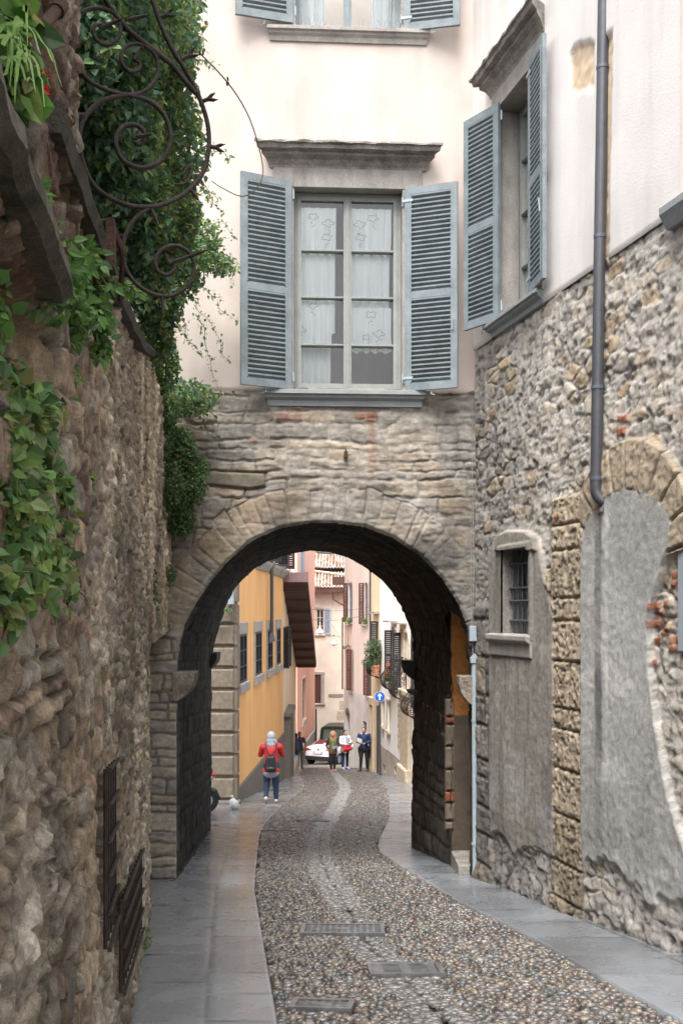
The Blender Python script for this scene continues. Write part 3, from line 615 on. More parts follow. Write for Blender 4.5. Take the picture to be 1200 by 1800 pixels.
# --- main window over the arch
zy = lambda y: FA.uz(600, y)[1]
W1 = casement(ARCH, FA, wu0, wu1, wz0, wz1, .10, [zy(436), zy(519), zy(603)], M_frame)
for (a, b, c, d, n, s) in ((FA.u(524), FA.u(592), zy(440), zy(355), -.20, 1), (FA.u(619), FA.u(690), zy(440), zy(355), -.2, 2), (FA.u(524), FA.u(590), zy(580), zy(438), -.22, 3), (FA.u(617), FA.u(687), zy(583), zy(438), -.22, 4),
                           (FA.u(524), FA.u(585), zy(602), zy(528), -.19, 5), (FA.u(617), FA.u(690), zy(612), zy(533), -.19, 6), (FA.u(530), FA.u(583), zy(678), zy(600), -.3, 7)):
    V, Q = cloth(FA, a, b, c, d, n+.02, .016, 4.2, s); npmesh('curtain', V, Q, M_lace, W1)
r = random.Random(4)
for cx_, cy_, kk in ((551, 371, 5), (578, 383, 4), (575, 408, 4), (657, 374, 5), (634, 385, 4), (636, 408, 4), (654, 546, 4), (550, 530, 4), (646, 586, 5), (668, 580, 4), (529, 573, 4)):
    L = []; rx = r.uniform(7, 11); ph = r.uniform(0, 6)
    for i in range(33):
        a = 2*math.pi*i/32; q = rx*(1+.28*math.sin(kk*a+ph)); p = FA.uz(cx_+q*math.cos(a), cy_+.62*q*math.sin(a)); L.append(FA(p[0], -.158, p[1]))
    m = MB(); m.tube(L, .0019, 4, caps=False)
    for j in range(4):
        p0 = FA.uz(cx_+r.uniform(-4, 4), cy_+rx*.7+3+j*2.6); p1 = FA.uz(cx_+r.uniform(-6, 6), cy_+rx*.7+5+j*2.6); m.tube([FA(p0[0], -.158, p0[1]), FA(p1[0], -.158, p1[1])], .0018, 4)
    m.build('lace_trim', M_lacet, W1, kind='stuff')
m = MB(); u0, u1 = FA.u(480), FA.u(741)
m.box(FA, u0, wu0-.0, .0, .055, wz1+.002, zy(300)); m.box(FA, wu0, wu1, -.1, .055, wz1+.002, zy(300)); m.box(FA, wu1, u1, .0, .055, wz1+.002, zy(300))
m.box(FA, wu1, wu1+.045, -.1, .05, wz0, wz1); m.box(FA, wu0-.045, wu0, -.1, .05, wz0, wz1)
m.build('surround', M_stone, W1, bevel=.006)
def cornice(parent, fr, u0, u1, z0, h, d, mt, e=.8):
    p = [(0, z0), (.055, z0), (.06, z0+.12*h), (.075, z0+.2*h), (.10, z0+.36*h), (.5*d+.03, z0+.5*h), (.62*d, z0+.62*h), (.86*d, z0+.68*h), (.9*d, z0+.86*h), (d, z0+.9*h), (d, z0+h), (0, z0+1.08*h)]
    # many segments so that the old stone can be chipped along its edge
    ns = 46; V = []; Fq = []; n = len(p)
    for i in range(ns+1):
        t = i/ns
        for j, (a, z) in enumerate(p):
            ch = .018*(float(vn(np.array(t*19+j*1.7), np.array(j*3.1), 5))-.6)*(a/d); uu = u0-e*a+(u1-u0+2*e*a)*t
            V.append(fr(uu, max(0, a+ch), z+ch*.6))
    for i in range(ns):
        for j in range(n): Fq.append((i*n+j, i*n+(j+1) % n, (i+1)*n+(j+1) % n, (i+1)*n+j))
    mb = MB(); mb.add(V, Fq+[tuple(range(n))[::-1], tuple(ns*n+q for q in range(n))]); return mb.build('cornice', mt, parent)
cornice(W1, FA, u0, u1, zy(301), zy(265)-zy(301), .25, M_dstone)
spikes(W1, FA, u0-.15, u1+.15, .22, zy(263), .10)
def sill(parent, fr, u0, u1, z0, z1, d, mt):
    h = z1-z0; m = MB(); m.prof(fr, [(-.1, z0), (.05, z0), (.06, z0+.35*h), (.75*d, z0+.5*h), (.8*d, z0+.66*h), (d, z0+.7*h), (d, z1-.006), (-.1, z1)], u0, u1, .5, .5); return m.build('sill', mt, parent, bevel=.003)
M_sill = mat('painted_sill', (.25, .27, .28), .7, .12, 6, .3, 50)
sill(W1, FA, FA.u(474), FA.u(736), zy(716), wz0-.001, .13, M_sill)
Yh = 11.15
shutter(W1, (FA(wu0-.03, .07, 0)[0], FA(wu0-.03, .07, 0)[1]), (P(423, 0, 10.90)[0], 10.90), zy(688)+.0, zy(325), 'left open louvred shutter', -1)
shutter(W1, (FA(wu1+.03, .07, 0)[0], FA(wu1+.03, .07, 0)[1]), (P(804, 0, 11.03)[0], 11.03), zy(689), zy(334), 'right open louvred shutter', 1)
# --- upper window
W2 = casement(ARCH, FA, tu0, tu1, tz0, tz1, .10, [tz0+.9, tz0+1.5], M_shut)
for a, b, s in ((FA.u(524), FA.u(572), 31), (FA.u(655), FA.u(698), 32)):
    V, Q = cloth(FA, a, b, tz0+.02, tz1, -.24, .02, 3, s); npmesh('curtain', V, Q, M_lace, W2)
m = MB(); m.box(FA, tu0-.06, tu0, -.1, .045, tz0, tz1); m.box(FA, tu1, tu1+.06, -.1, .045, tz0, tz1); m.box(FA, tu0-.06, tu1+.06, -.1, .05, tz1+.002, tz1+.2); m.build('surround', M_stone, W2)
sill(W2, FA, FA.u(478), FA.u(745), tz0-.15, tz0-.001, .11, M_stone); spikes(W2, FA, tu0, tu1, .1, tz0, .1)
shutter(W2, FA(tu0-.03, .05, 0)[:2], (P(414, 0, 11.0)[0], 11.0), tz0+.04, tz1, None, -1); shutter(W2, FA(tu1+.03, .05, 0)[:2], (P(808, 0, 11.12)[0], 11.12), tz0-.01, tz1, None, 1)
# small iron hook on the facade, cable and conduit in the corner
m = MB(); q = FA.uz(607, 800); m.box(FA, q[0]-.02, q[0]+.02, .03, .09, q[1]-.035, q[1]+.03); m.tube([FA(q[0], .05, q[1]+.06), FA(q[0], .08, q[1]+.02)], .01, 6); m.build('iron_hook', M_rust, ARCH)
m = MB(); a = FA.u(833)
m.tube([FA(a-.02, .09, FA.uz(833, 1158)[1]), FA(a-.01, .09, gz(11.2))], .027, 10); q = FA.uz(833, 1158)[1]; m.prism(FA, [(a-.06, q-.04), (a+.01, q-.04), (a+.015, q+.02), (a-.01, q+.06), (a-.06, q+.01)], .05, .125)
for y in (1265, 1480): z = FA.uz(833, y)[1]; m.tube([FA(a-.017, .09, z-.012), FA(a-.017, .09, z+.012)], .033, 10)
m.build('conduit', M_zinc, ARCH, smooth=False)
m = MB(); q0, q1 = FA.uz(832, 1127)[1], FA.uz(832, 1100)[1]; m.box(FA, a-.07, a+.01, .04, .11, q0, q1); m.build('junction_box', M_zinc, ARCH, bevel=.008)
m = MB(); m.tube([FA(a-.03, .05, q1), FA(a-.015, .055, FA.uz(832, 1000)[1]), FA(a-.03, .05, FA.uz(832, 850)[1]), FA(a-.03, .05, zy(700))], .0035, 6); m.tube([FA(a-.045, .06, q1), FA(a-.05, .06, FA.uz(832, 900)[1])], .0025, 6); m.tube([FA(a-.03, .06, q0), FA(a-.025, .06, q)], .004, 6); m.build('cable', M_stone, ARCH)

# ------------------------------------------------------------------ right-hand building
RB = root('corner_building', (2.3, 8.4, gz(8.4)), 'white plastered house on a rubble stone base along the right pavement, with a dark drainpipe', 'building')
QY = [870, 921, 966, 1051, 1091, 1163, 1246, 1283, 1354, 1435, 1520, 1583, 1650]; QZ = [RW.uz(1003, y)[1] for y in QY]
qu0, qu1, qus = RW.u(975), RW.u(1030), RW.u(1006)
pan1 = RW.poly([(867, 985), (868, 1600), (980, 1660), (980, 1085), (968, 1030), (955, 965), (950, 945), (935, 934), (895, 932), (876, 945)])
pan2 = RW.poly([(1030, 975), (1029, 1680), (1200, 1760), (1230, 1560), (1200, 1450), (1183, 1395), (1165, 1290), (1150, 1180), (1150, 1090), (1162, 1040), (1185, 960), (1191, 920), (1180, 890), (1150, 868), (1110, 860), (1075, 872), (1062, 890), (1045, 905), (1036, 930)])
hole = (RW.u(893), RW.u(943), RW.uz(943, 1115)[1]-.02, RW.uz(893, 968)[1])
auc = (RW.u(1034)+RW.u(1190))/2; azc = RW.uz(1112, 862)[1]-.62
auc2 = qu0-.02; azc2 = RW.uz(960, 1110)[1]
def rwall(U, Z):
    wx = U+.05*(fbm(U*3, Z*3, 3, 1)-.5)*2; wz = Z+.04*(fbm(U*3+4, Z*3, 3, 2)-.5)*2+.012*(vn(U*15, Z*15, 3)-.5)
    f1, e, idx, tl = voro(wx, wz, .27, .135, 7, .95); e = e*.16; rk = rfbm(U*6, Z*8, 5, 66)
    n1 = fbm(U*2.7, Z*2.7, 4, 5); n2 = fbm(U*12, Z*14, 4, 6); n3 = fbm(U*26, Z*26, 4, 7)
    bury = sst(.30, .52, fbm(U*1.5, Z*1.7, 3, 21)+.25*(idx-.5))
    st = sst(.004, .022, e+.02*(n2-.5))*(1-.8*bury)
    H = st*(.022*(.35+.65*idx)+.022*tl)+.030*(rk-.4)+.010*(n3-.5)+.02*bury*(n1)
    ex = (np.abs(fbm(U*5, Z*6, 4, 61)-.5) < .012)*1.
    Cs = (.8+.5*rk)[..., None]*pick(idx, [(.50, .38, .25), (.47, .39, .30), (.40, .36, .31), (.55, .44, .31), (.34, .315, .28), (.52, .46, .38), (.44, .37, .29), (.56, .42, .26)])*(.82+.5*n2+.3*n3)[..., None]
    Cm = np.array((.52, .485, .44))*(.72+.5*n2+.4*n3)[..., None]
    Cc = Cs*st[..., None]+Cm*(1-st)[..., None]
    crev = sst(.44, .30, n2)*(1-.6*st)+.7*sst(.006, .0, e)*(1-bury); Cc = Cc*(1-.42*np.clip(crev, 0, 1))[..., None]; H = H-.010*crev
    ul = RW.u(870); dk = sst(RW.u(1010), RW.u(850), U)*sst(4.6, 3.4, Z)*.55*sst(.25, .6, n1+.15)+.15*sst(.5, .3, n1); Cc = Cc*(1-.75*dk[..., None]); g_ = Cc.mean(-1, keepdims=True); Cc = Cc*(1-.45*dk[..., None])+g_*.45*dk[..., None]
    # dark dressed blocks of the corner
    mc = sst(RW.u(870), RW.u(866), U)*sst(1.75, 1.6, Z)
    ec, ic, _, _ = courses(U+.006*n2, Z+.01*n2, .27, .5, 71); hc = .02+stoneface(ec, ic, U, Z, .05, .012, .04)+.03*(rfbm(U*7, Z*9, 4, 67)-.4)
    cc = pick(ic, [(.24, .22, .2), (.3, .26, .21), (.19, .18, .17), (.26, .24, .22)])*(.55+.7*n2+.2*n3)[..., None]*(1-.6*(1-sst(.004, .03, ec)))[..., None]
    Cc = lerp(Cc, cc, mc); H = H*(1-mc)+hc*mc
    # ring of voussoirs over the walled-up arch, and half of a second one
    for uc, zc, r0, r1, w_, sd_, lo in ((auc, azc, .62, 1.03, .17, 3, .12), (auc2-.62, azc2-.3, .9, 1.17, .2, 4, -.1)):
        rr = np.hypot(U-uc, Z-zc); th = np.arctan2(Z-zc, U-uc); q = th*r0/w_+.4; k = np.floor(q); ev = np.minimum(q-k, k+1-q)*w_*(rr/r0)
        vid = h32(k, 3, sd_); lim = r1+.03*(vid-.5)
        if sd_ == 4: ok = (rr > r0) & (rr < lim) & (th > .05) & (th < .95)
        else: ok = (rr > r0) & (rr < lim) & (th > lo) & (th < math.pi-.05)
        ev = np.minimum(ev, np.minimum(rr-r0, lim-rr)); hv = .02+.045*sst(.002, .02, ev)+.02*(n3-.5)+.012*(n2-.5)
        cv = np.array((.54, .445, .33))*(.72+.25*vid[..., None])*(.6+.45*n2+.35*n3)[..., None]*(1-.45*(1-sst(.002, .012, ev)))[..., None]
        o_ = ok.astype(float); Cc = lerp(Cc, cv, o_); H = H*(1-o_)+hv*o_
    # ochre rusticated blocks
    k = np.searchsorted(-np.array(QZ), -Z)-1; inq = (U > qu0) & (U < qu1) & (Z < QZ[0])
    kk = np.clip(k, 0, len(QZ)-2); QA = np.array(QZ); eq = np.minimum(np.abs(QA[kk]-Z), np.abs(Z-QA[kk+1])); us_ = qus+.03*(np.mod(kk, 2)-.5)
    split = (np.mod(kk, 3) != 1) & (kk < 8); eq = np.minimum(eq, np.minimum(U-qu0, qu1-U)); eq = np.where(split, np.minimum(eq, np.abs(U-us_)), eq)
    eq = eq+.01*(n3-.5); hq = .02+.034*np.sqrt(sst(.0, .03, eq))+.014*(rk-.4)+.020*(n3-.5); pit = sst(.57, .63, fbm(U*24, Z*24, 3, 81)); hq = hq-.014*pit
    cq = np.array((.52, .43, .32))*(.8+.25*h32(kk, 1, 9)[..., None])*(.5+.6*n2+.4*n3)[..., None]*(1-.28*(1-sst(.002, .012, eq)))[..., None]*(1-.25*pit)[..., None]
    low = sst(0, -.8, Z); cq = cq*(1-.4*low[..., None]*sst(.3, .6, n1)[..., None])
    o_ = inq.astype(float); Cc = lerp(Cc, cq, o_); H = H*(1-o_)+hq*o_
    # cement render with a broken foot
    Yw = RW.o[1]+RW.d[1]*U; zb_ = gz(Yw)+.38+.55*(fbm(U*2.5, Z*2.5, 4, 93)-.4)
    for pl, c0, sd_ in ((pan1, (.34, .315, .28), 1), (pan2, (.47, .465, .445), 2)):
        d = sdp(U, Z, pl)+.03*(n2-.5)+.012*(n3-.5); ms = sst(.006, -.006, d)*sst(zb_-.02, zb_+.02, Z)
        tone = (.70+.62*fbm(U*1.6, Z*.8, 5, 40+sd_))*(.92+.16*n3)*(1-.13*sst(.02, .004, np.abs(fbm(U*1.5+sd_, Z*1.2, 4, 44)-.5)))*(1+.25*sst(.6, .7, fbm(U*3, Z*3, 4, 45)))
        c = np.array(c0)*tone[..., None]
        if sd_ == 1:
            pt = sst(.48, .55, fbm(U*2+3, Z*1.6, 3, 49))*sst(.3, -.2, Z); c = lerp(c, np.array((.40, .39, .37))*tone[..., None], pt*.8)
            wv = sst(.5, .68, fbm(U*9, Z*.9, 3, 48)); c = c*(1-.22*wv[..., None])
            m3 = sst(.35, .1, Z)*sst(-.9, -.3, Z)
        else:
            su = RW.u(1062)+.02*(fbm(U*0, Z*2.5, 3, 13)-.5); sw = sst(.085, .035, np.abs(U-su))*sst(RW.uz(1062, 1560)[1], RW.uz(1062, 900)[1]+.2, Z)**.4*(.5+.5*sst(.35, .6, fbm(U*6, Z*1.5, 3, 14))); c = c*(1-.85*sw[..., None])
            s2 = sst(.05, .0, np.abs(U-su-.14))*.16; c = c*(1+s2[..., None])
        edge_ = sst(-.10, -.0, d)*.10*(1 if sd_ == 1 else 0)
        hp = .036+.020*sst(.0, .5, Z-zb_)+.010*(rfbm(U*5, Z*5, 4, 31)-.4)*sst(.6, .0, Z-zb_)+.004*n2+.006*n3+.02*(fbm(U*1.3, Z*1.3, 3, 55)-.5)
        o_ = ms; Cc = lerp(Cc, c, o_); H = H*(1-o_)+hp*o_
        band = (d < 0)*sst(zb_+.03, zb_, Z); Cc = Cc*(1-.12*band[..., None]); Cc = lerp(Cc, Cc.mean(-1, keepdims=True)*np.array((1.03, 1, .96)), .5*band)
    fm = sst(.05, .04, np.maximum(np.abs(U-(hole[0]+hole[1])/2)-(hole[1]-hole[0])/2, np.maximum(hole[2]-Z, Z-hole[3]))); H = H+.025*fm; Cc = lerp(Cc, np.array((.27, .26, .24))*(.8+.4*n2)[..., None], fm*.8)
    tb = sdp(U, Z, RW.poly([(880, 970), (888, 940), (905, 934), (935, 934), (948, 945), (953, 968)])); o_ = sst(.005, -.01, tb); H = H+.03*o_; Cc = lerp(Cc, np.array((.29, .27, .23))*(.8+.4*n2)[..., None], o_*.8)
    for (x0, x1, y0, y1, rot) in ((1088, 1104, 731, 742, 0), (1086, 1102, 752, 766, 0), (1152, 1166, 1060, 1072, 0), (1172, 1182, 1056, 1068, 0), (1155, 1170, 1075, 1086, 0), (1150, 1165, 1092, 1103, 0), (1152, 1163, 1122, 1132, 0), (1178, 1196, 1120, 1132, 0), (1178, 1196, 1136, 1146, 0), (1184, 1198, 1006, 1018, 0), (1184, 1198, 1022, 1034, 0), (1165, 1178, 1105, 1115, 0), (1151, 1158, 1160, 1170, 0), (937, 944, 806, 812, 0), (1062, 1069, 893, 905, 0), (984, 990, 905, 912, 0)):
        b = sdp(U, Z, RW.poly([(x0, y0), (x1, y0-2), (x1, y1-2), (x0, y1)])); bm = sst(.010, -.006, b+.01*(n3-.5)); Cc = lerp(Cc, np.array((.46, .17, .10))*(.6+.7*n2)[..., None], bm*.9); H = H+.012*bm
    wh = sst(.52, .68, fbm(U*3, Z*3, 3, 91))*(U > RW.u(1120))*sst(2.6, 2.2, Z)*(sdp(U, Z, pan2) > 0); Cc = lerp(Cc, np.array((.6, .57, .55))*(.7+.5*n2)[..., None], wh*.10)
    dirt = sst(.35, .0, Z-gz(Yw))*.35; Cc = Cc*(1-dirt[..., None])
    H = np.where(Z-gz(Yw) < .25, H+.05*sst(.25, 0, Z-gz(Yw))*n2, H)
    H = H*sst(-.01, .03, U)
    return H, np.clip(Cc*1.04, 0, .8)
zt = 4.48
us = np.arange(0, 5.6, .0112); zs = np.arange(-1.7, zt+.03, .0112)
def kr(U, Z):
    return ~((U > hole[0]) & (U < hole[1]) & (Z > hole[2]) & (Z < hole[3]))
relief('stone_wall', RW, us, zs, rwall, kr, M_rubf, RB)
ru0, ru1, rz0, rz1 = .74, 1.70, 4.60, 6.80
pat = RW.poly([(1008, 95), (1014, 82), (1030, 76), (1040, 74), (1049, 78), (1049, 160), (1035, 155), (1020, 165), (1008, 160)]); strip = RW.poly([(1066, 70), (1081, 55), (1078, 250), (1074, 470), (1062, 520)])
def rplaster(U, Z):
    n = fbm(U*.9, Z*.7, 4, 25); n2 = fbm(U*5, Z*3, 4, 26); n3 = fbm(U*16, Z*16, 4, 7)
    c = np.array((.68, .65, .625))*(.95+.1*n2[..., None])*(1-.07*sst(.5, .7, fbm(U*6, Z*.5, 3, 33)))[..., None]
    c = c*(1-.10*sst(zt+.9, zt, Z)*sst(.4, .7, n2))[..., None]
    H = .035+.008*(n-.5)-.012*sst(zt+.03, zt, Z)
    for pl in (pat, strip):
        o_ = sst(.01, -.01, sdp(U, Z, pl)+.02*(n3-.5)); sc_ = np.array((.55, .43, .31))*(.6+.5*n2+.4*n3)[..., None]; c = lerp(c, sc_, o_); H = H-.03*o_+.02*o_*(n3-.5)
    return H, c
relief('plaster_wall', RW, lines(0, 5.6, .025, ru0, ru1), lines(zt, 9.0, .025, rz0, rz1), rplaster,
       lambda U, Z: ~((U > ru0) & (U < ru1) & (Z > rz0) & (Z < rz1)) & (Z > zt+.03*(fbm(U*4, U*0, 3, 7)-.5)), M_pla, RB)
m = MB(); m.box(RW, .02, 9.6, -.75, -.40, -3, 9.0); m.box(RW, .0, ru0-.2, -.41, -.06, zt, 8.98); m.box(RW, ru1+.2, 9.58, -.41, -.06, zt, 8.98); m.box(RW, .01, 9.5, -.41, -.08, 8.7, 8.96)
m.box(RW, 5.55, 9.6, -.3, .03, -3, 9.0); m.box(RW, .01, 9.59, -.39, -.3, -3, zt-.05)
m.build('masonry', M_back, RB)
m = MB(); hd = .26
for a, b, c_, d_ in ((hole[0]-.01, hole[0], hole[2], hole[3]), (hole[1], hole[1]+.01, hole[2], hole[3])): m.box(RW, a, b, -hd, .06, c_, d_)
m.box(RW, hole[0], hole[1], -hd, .06, hole[3], hole[3]+.01); m.box(RW, hole[0], hole[1], -hd, .06, hole[2]-.01, hole[2])
gw = m.build('grated_window', M_dstone, RB)
m = MB(); m.box(RW, hole[0]-.01, hole[1]+.01, -hd-.01, -hd+.005, hole[2], hole[3]); m.build('dark_pane', M_dark, gw)
m = MB(); wdt = hole[1]-hole[0]
for i in range(6): u = hole[0]+wdt*(i+.6)/6.2; m.tube([RW(u, -.03, hole[2]), RW(u, -.03, hole[3])], .0085, 6)
for f_ in (.17, .40, .55, .83): z = hole[2]+(hole[3]-hole[2])*f_; m.tube([RW(hole[0]-.02, -.018, z), RW(hole[1]+.02, -.018, z)], .012, 6)
m.build('bars', M_bar, gw)
m = MB(); s0 = RW.u(872); s1 = RW.u(946); z = hole[2]; m.prof(RW, [(0, z-.22), (.085, z-.21), (.09, z-.08), (.13, z-.05), (.13, z+.005), (0, z+.02)], s0, s1); m.build('sill', M_stone, gw, bevel=.012)
# shuttered window on the right wall
W3 = casement(RB, RW, ru0, ru1, rz0, rz1, .2, [rz0+.55, rz0+1.1, rz0+1.65], M_frame)
m = MB(); m.box(RW, ru0-.14, ru0, -.2, .05, rz0, rz1); m.box(RW, ru1, ru1+.14, -.2, .05, rz0, rz1); m.box(RW, ru0-.14, ru1+.14, -.2, .055, rz1+.002, rz1+.19); m.build('surround', M_stone, W3, bevel=.006)
m = MB(); m.box(RW, ru0, ru1, -.5, -.3, rz0, rz1); m.build('dark_pane', M_dark, W3)
cornice(W3, RW, ru0-.14, ru1+.14, rz1+.19, .24, .24, M_dstone, .7); spikes(W3, RW, ru0-.2, ru1+.2, .2, rz1+.45, .1)
sill(W3, RW, ru0-.12, ru1+.12, rz0-.13, rz0-.001, .14, M_sill)
shutter(W3, (1.62, 10.52), (1.315, 10.95), 4.60, 6.83, None, -1); shutter(W3, (1.79, 9.76), (1.835, 9.27), 4.62, 6.84, None, 1)
for z in (4.66, 6.7):
    for x0_, x1_, y_ in ((1.66, 1.62, 10.51), (1.86, 1.79, 9.76)): m = MB(); m.tube([(x0_, y_, z), (x1_, y_, z)], .007, 5); m.build('hinge', M_zinc, W3)
# sill and shutter of the next windows, cut by the frame
m = MB(); u = RW.u(1183); z = RW.uz(1183, 382)[1]; m.prof(RW, [(0, z-.1), (.06, z-.1), (.10, z-.03), (.12, z), (.12, z+.05), (0, z+.06)], u, u+1.3); W4 = m.build('window', M_sill, RB)
m = MB(); m.box(RW, u+.15, u+1.2, .034, .04, z+.07, z+2.2); m.build('pane', M_glass, W4)
u = RW.u(1200); z0_, z1_ = RW.uz(1194, 1145)[1], RW.uz(1194, 968)[1]; m = MB(); m.cbox(RW, u, u+.5, .02, .05, z0_, z1_, .01); m.build('wall_hatch', M_zinc, RB)
# drainpipe
pt = P(1061, -60, 8.42); pb_ = P(1046.5, 855, 8.42); d_ = Vector(pb_)-Vector(pt)
m = MB(); el = [Vector(pb_), Vector(pb_)+Vector((.005, .0, -.05)), Vector(pb_)+Vector((.03, -.01, -.10)), Vector(pb_)+Vector((.075, -.02, -.135)), Vector(pb_)+Vector((.17, -.03, -.15))]
m.tube([pt]+[tuple(Vector(pt)+d_*t) for t in (.3, .6, .9)]+spline(el, 4), .048, 16, caps=False); dp = m.build('drainpipe', M_metal, RB, smooth=True)
for t, rr in ((.195, .052), (.52, .0515), (.81, .0525), (.985, .0515)):
    m = MB(); c = Vector(pt)+d_*t; m.tube([tuple(c+Vector((0, 0, .014))), tuple(c-Vector((0, 0, .014)))], rr, 16)
    if rr > .0518: m.tube([tuple(c), tuple(c+Vector((.14, .03, -.02)))], .006, 6)
    m.build('bracket', M_bar, dp)
m = MB(); c = Vector(el[3]); m.tube([tuple(c+Vector((.02, 0, .045))), tuple(c+Vector((-.02, -.03, -.03))), tuple(c+Vector((-.05, -.04, -.08)))], .014, 6)
m.build('bracket', M_bar, dp)

# ------------------------------------------------------------------ left garden wall
M_rubn = mat('rubble_near', (1, 1, 1), .92, .45, 22, 1.3, 140, attr=True, spec=.2)
LW = Fr(-.533, 1.2, -1.636, 8.7); LW2 = Fr(-1.636, 8.7, -1.875, 11.2)
GW = root('garden_wall', (-1.0, 5, gz(5)), 'old brown rubble stone wall along the left pavement with two iron grilles near its foot', 'wall')
TP = [(1.24, 2.74), (2.5, 2.88), (4.05, 3.09), (5.66, 3.35), (7.58, 3.78)]; TZ = lambda u: np.interp(u, [p[0] for p in TP], [p[1] for p in TP])
g1 = LW.poly([(166, 1357), (183, 1343), (191, 1600), (172, 1658)]); g2 = LW.poly([(195, 1597), (237, 1500), (240, 1625), (203, 1727)])
uE = LW.u(130)
def lwall(U, Z):
    Y = LW.o[1]+LW.d[1]*U
    wx = U+.06*(fbm(U*3, Z*3, 3, 1)-.5)*2; wz = Z+.05*(fbm(U*2, Z*3+4, 3, 2)-.5)*2+.03*U*.0
    f1, e, idx, tl = voro(wx, wz, .20, .115, 17, .9); e = e*.14; rk = rfbm(U*6, Z*8, 5, 68); rk2 = rfbm(U*14, Z*10, 4, 69)
    e3, i3, _, _ = courses(wx, wz, .085, .17, 55)
    sel = sst(.45, .55, fbm(U*.8+3, Z*.9, 2, 70))*sst(3.6, 2.2, U); e = e*(1-sel)+e3*.8*sel; idx = np.where(sel > .5, i3, idx)
    n1 = fbm(U*2.1, Z*2.1, 4, 5); n2 = fbm(U*10, Z*11, 4, 6); n3 = fbm(U*30, Z*30, 4, 7)
    near = sst(3.4, 1.8, U); bury = sst(.40, .58, fbm(U*1.2, Z*1.2, 3, 23)+.1-.28*near)
    st = sst(.001, .011, e+.010*(rk2-.4)); H = st*(.018+.018*near)*(.3+.7*idx)*(1-.5*bury)+st*tl*.022+.024*(rk-.4)+.016*(rk2-.4)+.02*(n1-.5)
    f4, e4, i4, t4 = voro(U+.03*n2, Z+.03*n2, .11, .06, 19, .95); H = H+bury*(.02*i4+.016*t4)*sst(.0, .12, e4)
    pits = sst(.60, .68, fbm(U*6, Z*4, 4, 64))*bury; H = H-.05*pits
    vc = np.where(i4 > .5, 1., 0.)
    Cs = pick(idx, [(.30, .215, .135), (.25, .195, .14), (.335, .245, .16), (.21, .18, .145), (.29, .22, .15), (.36, .27, .18), (.245, .165, .115), (.26, .225, .175)])*(.62+.4*n2+.3*n3+.35*(rk-.4))[..., None]
    Cm = np.array((.31, .255, .185))*(.55+.6*n2+.4*n3)[..., None]
    cst = pick(i4, [(.34, .27, .19), (.28, .245, .2), (.42, .35, .26), (.20, .17, .135), (.34, .28, .22), (.46, .40, .32)])*(.6+.6*n2+.3*n3)[..., None]; Cm = lerp(Cm, cst, .75)
    Cc = lerp(Cm, Cs, st*(1-.8*bury)); Cc = Cc*(1-.42*(1-st)*(1-bury)*(.3+.7*near))[..., None]*(1-.55*pits)[..., None]
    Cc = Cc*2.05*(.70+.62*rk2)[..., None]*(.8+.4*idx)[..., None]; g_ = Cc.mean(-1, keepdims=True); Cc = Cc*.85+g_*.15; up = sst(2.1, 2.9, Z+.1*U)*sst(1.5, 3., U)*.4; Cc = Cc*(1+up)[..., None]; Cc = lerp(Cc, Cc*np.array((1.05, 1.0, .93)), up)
    dk = sst(.47, .62, fbm(U*1.3, Z*.7, 4, 84))*.42; Cc = Cc*(1-dk[..., None])
    rd = sst(.58, .66, fbm(U*2.5, Z*2.5, 3, 55))*near*sst(1.4, 2.0, Z); Cc = lerp(Cc, np.array((.27, .12, .08))*(.6+.8*n2)[..., None], rd*.5)
    pil = sst(uE-.02, uE-.06, U)*sst(2.4, 2.5, Z); H = H+.0*pil; Cc = Cc*(1-.3*pil[..., None])
    und = sst(2.31, 2.27, Z)*sst(1.95, 2.15, Z)*sst(1.5, 1.2, U); H = H-.14*und
    for gg in (g1, g2): o_ = sst(.005, -.01, sdp(U, Z, gg)); H = H-.13*o_; Cc = Cc*(1-.85*o_[..., None])
    dirt = sst(.35, .0, Z-gz(Y))*.35; Cc = Cc*(1-dirt[..., None]); gr_ = sst(.55, .7, fbm(U*2, Z*1.5, 4, 86))*.25; Cc = lerp(Cc, Cc*np.array((.75, .95, .6)), gr_)
    return H, Cc
U_ = [0.2]
while U_[-1] < LW.L: U_.append(U_[-1]+max(.006, .0036*(1.2+U_[-1])))
U_[-1] = LW.L
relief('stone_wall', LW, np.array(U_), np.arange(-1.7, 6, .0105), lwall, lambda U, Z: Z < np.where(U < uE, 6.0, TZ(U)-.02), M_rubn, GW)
def lwall2(U, Z):
    H, Cc = lwall(U+LW.L, Z); return H*sst(0, .02, U+.02), Cc*.8
za, zb2 = LW2.uz(263, 1140)[1], LW2.uz(303, 1105)[1]
relief('end_wall', LW2, np.arange(0, LW2.L, .02), np.arange(-.2, 3.9, .0125), lwall2, lambda U, Z: Z > za+(zb2-za)*(U/LW2.L)**.6, M_rubf, GW)
m = MB(); m.box(LW, .2, LW.L, -.6, -.16, -2, 2.9); m.box(LW, 2.2, LW.L, -.55, -.10, 2.9, 3.0); m.box(LW, .2, uE-.05, -.6, -.12, 2.9, 6)
m.box(LW2, .0, LW2.L, -.9, -.5, -2, 3.6); 
for i in range(10): a, b = LW2.L*i/10, LW2.L*(i+1)/10; m.box(LW2, a, b, -.5, -.01, za+(zb2-za)*((i+.5)/10)**.6+.01, 3.6)
m.box(LW, LW.L-.02, LW.L-.0, -.5, 0.0, -2, 3.6)
m.build('masonry', M_mass, GW)
